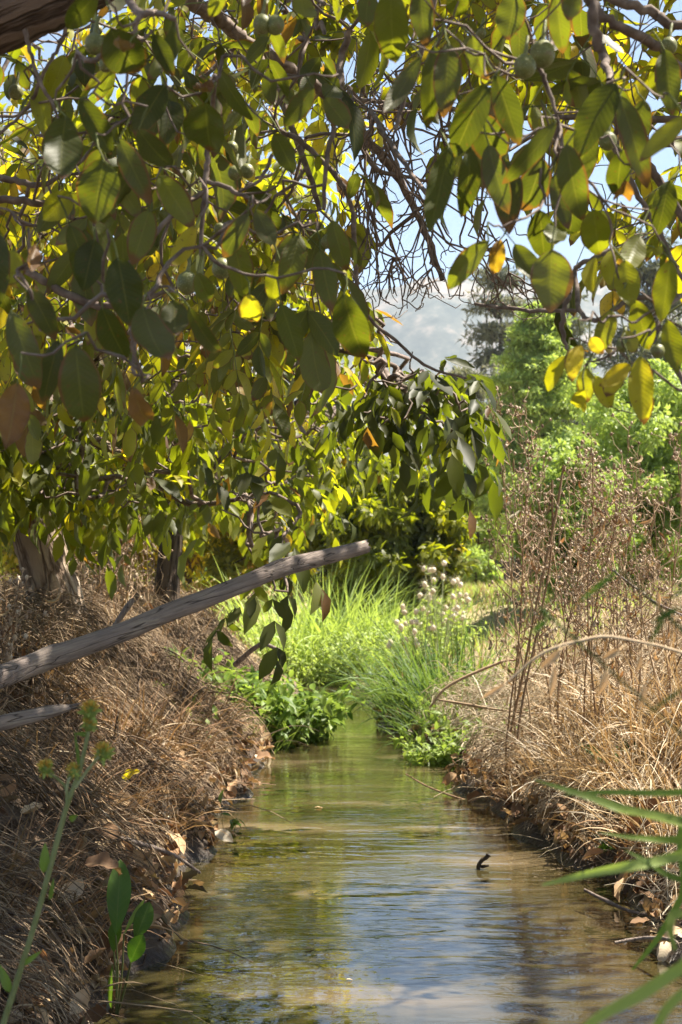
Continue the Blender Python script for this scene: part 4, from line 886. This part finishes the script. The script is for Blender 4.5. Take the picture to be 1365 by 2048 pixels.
# right bank tuft; shade from the weeds is put into its dark hue
for i, (px, py, d, H, n, w, lab) in enumerate([(835, 1440, 9.5, .66, 300, .012, 'dark green grass tuft leaning over the water at the right bank tip'), (890, 1420, 9.0, .85, 230, .015, 'tall dark grass clump with long blades on the right bank'), (900, 1470, 8.3, .40, 220, .010, 'low dense grass in front of the tall dark clump'), (815, 1430, 10.3, .45, 160, .010, 'grass tuft at the far tip of the right bank'), (935, 1380, 9.4, .8, 60, .014, 'sparse tall blades rising behind the dark clump'), (1000, 1500, 7.2, .2, 60, .008, 'short grass at the foot of the dry weeds')]):
    x, y = at(px, py, d); x = max(x, float(edges(y)[1]) + .02); clump('grass_tuft', lab, 'grass tuft', x, y, n, H, w, .22, .28, 460 + i, group='grass tufts on the banks', lean=(-.5, -.2), arch=2.0)
for i, (px, py, d, H, h, lab) in enumerate([(905, 1500, 7.7, .18, .6, 'low yellow green creeper at the right water edge'), (960, 1470, 7.6, .2, .62, 'yellow green ground herb behind the creeper on the right bank'), (940, 1400, 8.2, .26, .5, 'green herb between dark grass and dry weeds'), (1020, 1440, 7.4, .24, .5, 'sparse green herb at the base of the dry weeds'), (900, 1380, 9, .34, .28, 'shaded dark herb behind the right bank grass'), (850, 1340, 10.5, .42, .3, 'dark leafy herb at the back of the right bank tuft')]):
    x, y = at(px, py, d); x = max(x, float(edges(y)[1]) + .03); herb('bank_herb', lab, 'herb', x, y, 45, H, .05, h, .26, 470 + i, group='green herbs on the right bank', per=14)
# dock leaves
def dock(label, specs, seed, loc):
    t = thing('dock_plant', loc, label, 'plant', None); g = RS(seed)
    for (x0, y0, x1, y1, w, d, h) in specs:
        b = B(); p0 = P(x0, y0, d); p1 = P(x1, y1, d + g.uniform(-.03, .03)); ax = p1 - p0
        leaves(b, p0[None], ax[None], (np.array([g.uniform(-.5, .5), -1, .3]))[None], np.linalg.norm(ax) * 1.05, w * MPX(d) * 1.15, curl=.35, fold=.3, wave=.02, hue=h, nl=14, nw=7, kind='dock', twist=g.uniform(-.3, .3))
        b.build('leaf', M['dock'], t)
        q_ = smooth_path(np.array([np.append(np.array(loc) + np.array([0, 0, -.02]), .002), np.append((np.array(loc) + p0) / 2 + np.array([.005, 0, 0]), .002), np.append(p0, .002)]), 4)
        b = B(); tubes(b, q_[:, :3], q_[:, 3], 5, hue=.4); b.build('stalk', M['greenstem'], t)
p = P(232, 1985, 3.3); dock('green dock plant with upright leaves at the left water edge', [(232, 1870, 242, 1728, 44, 3.25, .22), (270, 1880, 300, 1810, 34, 3.25, .26), (262, 1925, 280, 1875, 34, 3.2, .18), (228, 1905, 232, 1840, 28, 3.3, .3), (248, 1870, 284, 1800, 10, 3.25, .55), (225, 1930, 214, 2020, 12, 3.25, .4)], 3, (p[0], 3.3, 0))
p = P(1245, 1700, 4.9); dock('green dock rosette on the shaded right bank', [(1245, 1690, 1275, 1632, 26, 4.9, .3), (1240, 1700, 1195, 1665, 24, 4.9, .24), (1245, 1700, 1190, 1700, 22, 4.85, .3), (1250, 1705, 1290, 1690, 22, 4.85, .22), (1245, 1700, 1225, 1655, 22, 4.95, .36)], 4, (p[0], 4.9, G(p[0], 4.9)))
p = P(1225, 1560, 5.6); dock('green dock leaves pushing up through the right bank straw', [(1228, 1535, 1165, 1485, 22, 5.6, .26), (1232, 1530, 1235, 1492, 24, 5.6, .42), (1300, 1530, 1242, 1478, 26, 5.5, .24), (1270, 1560, 1330, 1525, 18, 5.5, .3), (1358, 1540, 1365, 1462, 26, 5.4, .4)], 5, (p[0], 5.6, G(p[0], 5.6)))
p = P(1020, 1400, 6.9)
# ---- yellow-flowered weed in front, left
fw = P(20, 2010, 1.9)
t = thing('sow_thistle', fw, 'tall green weed with small yellow brown flower heads in front of the left bank', 'weed')
D0 = 1.9
def pxtube(b, pts, hue=.5, sides=8, mat=None):
    p = np.array(pts, float); w = P(p[:, 0], p[:, 1], p[:, 3]); q_ = smooth_path(np.hstack([w, (p[:, 2] * MPX(p[:, 3]))[:, None]]), 5); tubes(b, q_[:, :3], q_[:, 3], sides, hue=hue); return q_
b = B(); pxtube(b, [(-10, 2100, 6.5, D0), (30, 1975, 6, D0), (75, 1830, 5.5, D0), (110, 1700, 5.5, D0), (135, 1610, 5, D0), (160, 1540, 4.5, D0), (176, 1470, 4, D0), (182, 1440, 4, D0)], .75)
pxtube(b, [(135, 1605, 4, D0), (132, 1575, 3, D0), (108, 1552, 2.5, D0), (90, 1540, 2.5, D0)], .75); pxtube(b, [(150, 1575, 4, D0), (180, 1535, 3, D0), (200, 1512, 3, D0 - .01)], .75); pxtube(b, [(133, 1585, 3, D0), (138, 1560, 3, D0), (150, 1548, 3, D0 + .01)], .75)
b.build('stem', M['greenstem'], t)
g = RS(9)
for (x, y, r, col) in [(181, 1425, 16, .9), (206, 1508, 16, .6), (92, 1538, 13, .5), (150, 1543, 12, .7), (178, 1452, 12, .6)]:
    c = P(x, y, D0); r = r * 1.05 * MPX(D0); b = B(); ball(b, c, r * .8, 8, 12, hue=.7, lump=.2)
    n = 26; v = nrm(g.randn(n, 3) + np.array([0, 0, .5])); leaves(b, c + v * r * .4, v, g.randn(n, 3), r * 1.3, r * .5, curl=.8, hue=.85, nl=3, nw=3, kind='lance')
    fh = b.build('flower_head', M['green'], t)
    b = B(); n = 70; v = nrm(g.randn(n, 3) * .6 + np.array([0, -.2, 1.])); leaves(b, c + v * r * .6, v, g.randn(n, 3), r * 1.0, r * .28, curl=.3, hue=.5, nl=2, nw=2, kind='lance'); b.build('petals', M['yellow'], fh)
for (x0, y0, x1, y1, w) in [(160, 1545, 152, 1460, 8), (88, 1745, 92, 1690, 22), (176, 1470, 150, 1466, 10), (20, 1985, 0, 1930, 20), (100, 1800, 108, 1760, 10), (140, 1640, 152, 1632, 14), (45, 1930, 80, 1905, 12)]:
    b = B(); p0 = P(x0, y0, D0); ax = P(x1, y1, D0 - .01) - p0; leaves(b, p0[None], ax[None], np.array([[.3, -1, .3]]), np.linalg.norm(ax), w * MPX(D0), curl=.6, fold=.4, hue=.45, nl=8, nw=5, kind='lance'); b.build('leaf', M['dock'], t)
# ---- near blades at right, close to the lens
NB = [([(1560, 1700, 11, 1.25), (1365, 1645, 11, 1.25), (1250, 1620, 10, 1.3), (1180, 1595, 8, 1.3), (1070, 1560, 2, 1.3)], .45), ([(1560, 1640, 10, 1.2), (1365, 1710, 10, 1.25), (1250, 1735, 10, 1.25), (1150, 1755, 7, 1.3), (1085, 1770, 2, 1.3)], .62),
      ([(1560, 1820, 12, 1.0), (1365, 1935, 12, 1.0), (1280, 1990, 12, 1.0), (1190, 2040, 9, 1.0), (1120, 2110, 4, 1.0)], .55), ([(1560, 2000, 9, .95), (1400, 1980, 9, .95), (1340, 2010, 9, .95), (1300, 2080, 8, .95)], .5),
      ([(1440, 1640, 7, 1.5), (1365, 1790, 7, 1.5), (1320, 1870, 6, 1.5), (1265, 1940, 2, 1.5)], .2), ([(1560, 1560, 7, 1.3), (1365, 1585, 7, 1.35), (1200, 1585, 5, 1.35), (1130, 1590, 1, 1.35)], .3),
      ([(1560, 1660, 8, 1.25), (1365, 1680, 8, 1.3), (1270, 1675, 5, 1.3), (1200, 1665, 1, 1.3)], .3), ([(1500, 1740, 8, 1.2), (1365, 1760, 7, 1.25), (1290, 1720, 5, 1.25), (1250, 1700, 1, 1.25)], .25),
      ([(1540, 1900, 7, 1.1), (1370, 1830, 9, 1.15), (1340, 1850, 8, 1.15), (1350, 1900, 4, 1.15)], .5)]
RB = np.array([1.0, 1.3, 0.05]); 
t = thing('grass_clump', RB, 'blurred green grass blades reaching in from the right, closest to the camera', 'grass clump')
for pts, h in NB:
    p = np.array(pts, float); w = P(p[:, 0], p[:, 1], p[:, 3]); root = np.append(RB + np.array([rng.uniform(-.05, .05), rng.uniform(-.1, .1), 0]), p[0, 2] * MPX(1.2) * .8)
    midp = np.append((root[:3] + w[0]) / 2 + np.array([.08, 0, .12]), root[3])
    q_ = smooth_path(np.vstack([root, midp, np.hstack([w, (p[:, 2] * MPX(p[:, 3]))[:, None]])]), 6); n = len(q_)
    tan = nrm(np.gradient(q_[:, :3], axis=0)); s_ = nrm(np.cross(tan, np.array([.15, -1, .5]))); up = np.cross(s_, tan)
    u = np.linspace(-1, 1, 3); V = q_[:, None, :3] + s_[:, None] * (u[None, :, None] * q_[:, None, 3:4]) + up[:, None] * (np.abs(u)[None, :, None] * q_[:, None, 3:4] * .35)
    A = np.zeros((n, 3, 4)); A[..., 0] = u; A[..., 1] = np.linspace(0, 1, n)[:, None]; A[..., 2] = rng.rand(); A[..., 3] = min(h + .2, .95)
    b = B(); b.add(V, gridfaces(n, 3, 1), A); b.build('blade', M['green'], t)
# blurred dry stems with hanging spikelets
t = thing('dry_grass_stem', (1.15, 1.7, .1), 'out of focus arching dry stem with hanging pale spikelets before the right bank', 'dry grass')
b = B(); pxtube(b, [(1700, 1700, 3, 1.7), (1450, 1360, 3, 1.7), (1250, 1278, 3, 1.7), (1150, 1285, 4, 1.7), (1080, 1310, 3, 1.7), (1020, 1360, 2, 1.7), (985, 1385, 1.5, 1.7)], .7); b.build('stem', M['drystem'], t)
for (x0, y0, x1, y1, w) in [(1122, 1300, 1080, 1340, 20), (1108, 1335, 1104, 1400, 18), (1240, 1300, 1205, 1318, 20), (1212, 1340, 1200, 1395, 22), (1288, 1370, 1282, 1420, 18), (1280, 1310, 1276, 1345, 16), (1010, 1370, 960, 1400, 14)]:
    b = B(); p0 = P(x0, y0, 1.6); ax = P(x1, y1, 1.6) - p0; leaves(b, p0[None], ax[None], np.array([[.2, -1, .2]]), np.linalg.norm(ax), w * MPX(1.6), curl=.5, fold=.7, hue=.85, nl=8, nw=5, kind='lance')
    pxtube(b, [(x0 + 14, 1290, .8, 1.66), (x0 + 4, (y0 + 1290) / 2, .8, 1.64), (x0, y0, 1.0, 1.6)], .8, 5); b.build('spikelet', M['dead'], t)
t = thing('grass_clump', (.75, .95, .1), 'blurred blue green lance leaves in front of the right hand weeds', 'grass clump')
for (x0, y0, x1, y1, w) in [(1080, 1215, 1095, 1238, 16), (1100, 1235, 1060, 1270, 16), (1240, 1140, 1155, 1205, 16), (1420, 1150, 1330, 1200, 16), (1360, 1215, 1300, 1245, 18), (1330, 1230, 1300, 1292, 14), (1370, 1375, 1290, 1430, 12)]:
    b = B(); p0 = P(x0, y0, .95); ax = P(x1, y1, .95) - p0; leaves(b, p0[None], ax[None], np.array([[.2, -1, .4]]), np.linalg.norm(ax) * 1.0, w * .7 * MPX(.95), curl=.4, fold=.3, hue=.2, nl=8, nw=5, kind='lance')
    e = np.array([.75 + (x0 - 1300) * .0002, .95, .1]); q_ = smooth_path(np.array([np.append(e, .0012), np.append((e + p0) / 2 + np.array([.06, 0, .1]), .001), np.append(p0, .0008)]), 4); tubes(b, q_[:, :3], q_[:, 3], 4, hue=.3); b.build('leaf', M['green'], t)

tussock([(1150, 1400, 5.9, .42, 160, (-.4, -.5)), (1230, 1420, 5.5, .5, 200, (-.3, -.6)), (1310, 1440, 5.2, .5, 200, (-.4, -.5)), (1390, 1400, 5.4, .55, 160, (-.5, -.3)), (1190, 1330, 6.4, .5, 180, (-.2, -.6)), (1280, 1330, 6.1, .55, 200, (-.5, -.4)), (1360, 1500, 4.7, .4, 140, (-.6, -.3)), (1100, 1480, 5.9, .3, 110, (-.7, -.3))], 1, 900, .84, 'sun bleached dry tussocks on the right bank',
 ['leftmost straw coloured tussock at the foot of the tall right weeds', 'bleached tussock in the middle of the right bank straw', 'bleached tussock just right of the middle on the right bank', 'dry tussock cut by the right edge of the picture', 'dry tussock tucked behind the middle one among the weeds', 'dry tussock high on the right bank with widely fanned blades', 'low dry tussock above the green dock leaves at right', 'small dry tussock at the edge of the right bank litter'])
tussock([(60, 1330, 5.4, .4, 150, (.7, -.3)), (230, 1370, 5.8, .38, 150, (.8, -.3)), (330, 1400, 6.3, .36, 140, (.9, -.2)), (120, 1520, 4.4, .4, 150, (.9, -.3)), (270, 1540, 5.0, .3, 130, (1.0, -.2)), (60, 1750, 3.5, .35, 130, (1.0, .1)), (390, 1360, 7.4, .4, 130, (.8, -.2))], -1, 930, .5, 'brown dry tussocks drooping down the left bank',
 ['brown tussock half hidden behind the left end of the long pole', 'brown tussock below the middle of the long pole', 'sunlit tan tussock left of the green bank herbs', 'shaded tussock just right of the broken pole', 'tussock spilling over above the curled dead leaves', 'matted tussock behind the yellow flowered weed', 'dry tussock beneath the hanging walnut spray'])
# ---- tall dry weeds
def weed_proto(seed, H, mode):
    g = RS(seed); sb = B(); hb = B(); lf = B()
    K = 10; tt = np.linspace(0, 1, K); ln = g.uniform(-.18, .18, 2)
    S = np.stack([ln[0] * H * tt ** 1.5 + .015 * np.sin(tt * 9 + g.rand() * 6), ln[1] * H * tt ** 1.5, H * tt], -1)
    tubes(sb, S, .0042 * (1.25 - tt), 5, hue=.5)
    nb = 15 if mode != 'stalk' else 7; ends = []
    for i in range(nb):
        f = g.uniform(.28, .98); p = np.array([np.interp(f, tt, S[:, k]) for k in range(3)]); a = g.rand() * 6.28
        L = H * g.uniform(.12, .34) * (1.25 - f); d = np.array([cos(a) * .55, sin(a) * .55, .85]); k2 = 6; u = np.linspace(0, 1, k2)[:, None]
        q_ = p + d * L * u + np.array([cos(a), sin(a), 0]) * L * .15 * np.sin(u * 5) + g.randn(k2, 3) * .006 * u
        tubes(sb, q_, .0022 * (1.2 - .7 * u[:, 0]), 4, hue=.5); ends.append(q_[-1])
        for j in range(3):
            f2 = g.randint(2, k2); p2 = q_[f2]; d2 = nrm(g.randn(3) * .6 + np.array([0, 0, .6])); e = p2 + d2 * g.uniform(.03, .09); tubes(sb, np.array([p2, (p2 + e) / 2 + g.randn(3) * .004, e]), [.0013, .0012, .001], 3, hue=.6); ends.append(e)
    ends = np.array(ends)
    for e in ends:
        r = g.uniform(.0035, .0075); ball(hb, e, r, 5, 6, (1, 1, 1.3), hue=g.uniform(.2, .9), lump=.4)
        n = 6; v = nrm(g.randn(n, 3) + np.array([0, 0, .3])); leaves(hb, e + v * r * .4, v, g.randn(n, 3), r * 2.0, r * .9, curl=.7, hue=.5, nl=2, nw=2, kind='lance')
    n = 16 if mode != 'stalk' else 18
    f = g.rand(n) ** .9 * .95; p = np.stack([np.interp(f, tt, S[:, k]) for k in range(3)], -1) + g.randn(n, 3) * np.array([.06, .06, .03]) * (mode != 'stalk')
    ax = np.stack([g.randn(n) * .5, g.randn(n) * .5, -np.ones(n)], -1); s = g.uniform(.025, .075, n)
    leaves(lf, p, ax, g.randn(n, 3), s, s * .34, curl=g.uniform(-2.5, 2.5, n), fold=.8, wave=.06, hue=np.clip(.55 + .2 * g.randn(n), 0, 1), nl=5, nw=3, twist=g.uniform(-2, 2, n))
    return sb, hb, lf
def weeds(spots, name, label, group, seed, modes, cat='dry weed'):
    protos = []; labs = label if isinstance(label, list) else None
    for i, (x, y, H, rz) in enumerate(spots):
        z = G(x, y) - .02; lab = labs[i % len(labs)] if labs else label
        if len(protos) < 7:
            t = thing(name, (x, y, z), lab, cat, group); sb, hb, lf = weed_proto(seed + i, H, modes)
            ch = []
            for bb, nm_, mt in ((sb, 'stem', 'drystem'), (hb, 'seed_heads', 'brownhead'), (lf, 'withered_leaves', 'dead')):
                o = bb.build(nm_, M[mt]); o.parent = t; ch.append(o)
                if nm_ != 'stem': o['kind'] = 'stuff'
            protos.append((t, ch, H))
        else:
            t0, ch, H0 = protos[i % 7]; t = t0.copy(); COL.objects.link(t); t.location = (x, y, z); t.rotation_euler = (0, 0, rz); s = H / H0; t.scale = (s, s, s); t['label'] = lab
            for c_ in ch: c2 = c_.copy(); COL.objects.link(c2); c2.parent = t
g = RS(88); spots = []
for (px, py, d) in [(1020, 830, 6.4), (1060, 780, 6.2), (1110, 800, 6.3), (1160, 770, 6.4), (1090, 950, 6.0), (1040, 1000, 6.6), (1130, 880, 5.9), (1180, 850, 5.8), (1210, 900, 5.9), (1250, 870, 6.1), (1290, 900, 6.0), (1340, 860, 5.8), (1240, 960, 5.6), (1310, 960, 5.4), (1360, 920, 5.5), (1150, 960, 6.1), (1200, 1000, 5.6), (1080, 1050, 6.4), (1270, 1000, 6.6), (1330, 1010, 6.6)]:
    p = P(px, py, d); spots.append((p[0] - g.uniform(-.05, .05), d, (p[2] - G(p[0], d)), g.rand() * 6.28))
for i in range(12):
    d = g.uniform(6.4, 9.0); px = g.uniform(1010 + (d > 8) * 60, 1560); p = P(px, g.uniform(900, 1060), d); spots.append((p[0], d, p[2] - G(p[0], d), g.rand() * 6.28))
front = ['leftmost tall dry weed stalk with dark seed heads on right bank', 'tall dry weed reaching highest below the yellow walnut leaves', 'dry brown weed with curled leaves beside the lime tree', 'tallest dry branching weed under the yellow leaves', 'short dense dry weed at the foot of the tall stalks', 'thin dry weed by the edge of the field', 'reddish brown dry weed in the middle of the weed stand']
weeds(spots[:7], 'dry_weed', front, 'tall dry weeds on the right bank', 500, 'bush')
weeds(spots[7:], 'dry_weed', 'tan dry weed with many small seed heads in the dense stand on the right bank', 'dense dry weeds at right', 520, 'bush')
spots = []
for i in range(26):
    d = g.uniform(7.8, 10.0); px = g.uniform(135, 300); p = P(px, g.uniform(960, 1120), d); spots.append((p[0], d, p[2] - G(p[0], d), g.rand() * 6.28))
weeds(spots, 'dry_weed', 'thin brown dry stalk standing in the shade between the left bank trunks', 'dry stalks between the left trunks', 560, 'stalk')
spots = []
for i in range(9):
    d = g.uniform(4.2, 5.4); px = g.uniform(-150, -5); p = P(px, g.uniform(1130, 1200), d); spots.append((p[0], d, max(.2, p[2] - G(p[0], d)), g.rand() * 6.28))
weeds(spots, 'dry_weed', 'dark withered weed with round seed heads at the left edge above the pole', 'dark withered weeds at left edge', 580, 'bush')
# leaning reddish stems crossing at the front of the right weeds
for i, (pts, lab) in enumerate([([(1020, 1470, 3, 6.2), (1050, 1330, 2.6, 6.1), (1075, 1200, 2.2, 6.0), (1110, 1040, 3, 6.0), (1128, 930, 2, 6.0)], 'long leaning reddish dry stem at the front of the right weeds'), ([(1035, 1480, 2.4, 6), (1048, 1390, 2.4, 6), (1100, 1130, 2, 6), (1105, 960, 2, 6)], 'straight reddish dry stem beside the leaning one'), ([(860, 1415, 2, 7), (900, 1370, 3, 7), (1000, 1325, 3, 7), (1030, 1320, 2, 7)], 'bowed dry stem arching over the right grass tuft'), ([(812, 1548, 1.3, 6.6), (860, 1575, 1.8, 6.5), (930, 1600, 2, 6.4), (975, 1610, 2.2, 6.3)], 'thin dark twig poking out over the water from right bank'), ([(880, 1400, 2, 7.2), (940, 1410, 3, 7.0), (1000, 1420, 2, 6.8), (1090, 1430, 2, 6.6)], 'horizontal dry stalk above the yellow green creeper')]):
    b = B(); q_ = pxtube(b, pts, .55); tag(b.build('dry_stalk', M['drystem'], None, origin=q_[0, :3]), lab, 'dry stem')
# fluffy thistles
for i, (px, top, d, H, lab) in enumerate([(880, 1125, 11.9, 0, 'fluffy white headed dry thistle right of the bright grass, tallest'), (845, 1190, 12, 0, 'smaller fluffy pale thistle left of the tallest one'), (920, 1180, 12.6, 0, 'fluffy thistle beside the dry field'), (825, 1240, 11.8, 0, 'low pinkish thistle at the edge of the bright grass')]):
    p = P(px, top, d); z = G(p[0], d); H = p[2] - z; t = thing('thistle', (p[0], d, z), lab, 'thistle', 'fluffy thistles by the field'); g = RS(600 + i); sb = B(); hb = B(); lf = B()
    for j in range(16):
        a = g.rand() * 6.28; L = H * g.uniform(.6, 1); sp_ = g.uniform(.02, .22); K = 6; u = np.linspace(0, 1, K)[:, None]
        q_ = np.array([p[0], d, z]) + np.array([cos(a) * sp_, sin(a) * sp_, 0]) * u ** 1.3 + np.array([0, 0, L]) * u; tubes(sb, q_, .004 * (1.2 - .6 * u[:, 0]), 4, hue=.9)
        e = q_[-1]; ball(hb, e, .022, 6, 8, hue=.6, lump=.4); n = 60; v = nrm(g.randn(n, 3) + np.array([0, 0, .4])); leaves(hb, e + 0 * v, v, g.randn(n, 3), .06 * (.6 + .6 * g.rand(n)), .016, curl=.2, hue=.6, nl=1, nw=2, kind='lance')
        n = 14; f = g.rand(n); pp = np.stack([np.interp(f, u[:, 0], q_[:, k]) for k in range(3)], -1); leaves(lf, pp, g.randn(n, 3), g.randn(n, 3), .07, .02, curl=.9, hue=.85, nl=3, nw=2, kind='lance')
    sb.build('stem', M['greenstem'], t); hb.build('flower_heads', M['fluff'], t); lf.build('leaves', M['green'], t)
# dry field grass beyond and green grass carpet
def carpet(name, label, x0, x1, y0, y1, n, H, wd, hue, mat, seed, cat='grass'):
    g = RS(seed); x = g.uniform(x0, x1, n); y = g.uniform(y0, y1, n); l, r = edges(y); k = (x < l - .15) | (x > r + .15); x = x[k]; y = y[k]; n = len(x)
    b = B(); sc = 1 + (y - y0) / 22; leaves(b, np.stack([x, y, ground(x, y) - .02], -1), np.stack([g.randn(n) * .4, g.randn(n) * .4, np.ones(n)], -1), g.randn(n, 3), H * (.5 + .8 * g.rand(n)), wd * sc, curl=g.rand(n) * 1.2, fold=.2, hue=np.clip(hue + .12 * g.randn(n), 0, 1), nl=3, nw=2, kind='blade')
    return tag(b.build(name, M[mat]), label, cat, kind='stuff')
carpet('dry_grass', 'short dry tan grass covering the open field', -14, 14, 9, 40, 60000, .2, .014, .80, 'dead', 701)
carpet('grass', 'patchy pale green grass growing through the dry field', .6, 9, 8.6, 30, 22000, .2, .012, .85, 'green', 704)
carpet('dry_grass', 'thin dry grass among the weeds on top of the left bank', -5, -.9, 5.5, 12, 9000, .30, .005, .55, 'dead', 702)
carpet('dry_grass', 'thin dry grass among the weeds on top of the right bank', 1.3, 5, 5.0, 11, 12000, .34, .005, .66, 'dead', 703)
# water trash: floating leaf bits, submerged twig plant
for i, (px, py, w, lab) in enumerate([(620, 1890, 16, 'pale leaf floating on the brown water in the foreground'), (640, 1612, 12, 'small leaf floating mid stream'), (480, 1888, 10, 'tiny leaf floating near the left bank'), (700, 1950, 8, 'leaf scrap floating by the sky reflection'), (905, 1640, 10, 'leaf scrap floating beside right bank')]):
    d = CAMZ * F / (py - 1150); p = P(px, py, d); s = w * MPX(d) * 1.6; b = B(); leaves(b, np.array([[p[0] - s / 2, p[1], .004]]), np.array([[1, .2, .05]]), np.array([[0, 0, 1.]]), s, s * .45, curl=.5, fold=.3, wave=.05, hue=.8, nl=8, nw=5)
    tag(b.build('floating_leaf', M['dead'], None, origin=(p[0], p[1], 0)), lab, 'floating leaf')
herb('water_herb', 'small dark leafy sprig rising from the water by the left bank', 'herb', -.44, 5.5, 5, .16, .05, .2, .07, 801, per=6)
# ------------------------------------------------------------------ haze
bpy.ops.mesh.primitive_cube_add(size=1); hz = bpy.context.object; hz.name = 'haze'
hz.scale = (5400, 3300, 345); hz.location = (0, 1240, 345 / 2 - 8)
m, nt = newmat('haze'); q = N(nt); pv = q('VolumePrincipled', {'Color': (.80, .90, 1.0, 1), 'Density': .00030, 'Anisotropy': .1}); o_ = q('OutputMaterial'); nt.links.new(pv.outputs[0], o_.inputs['Volume'])
hz.data.materials.append(m); tag(hz, kind='stuff')
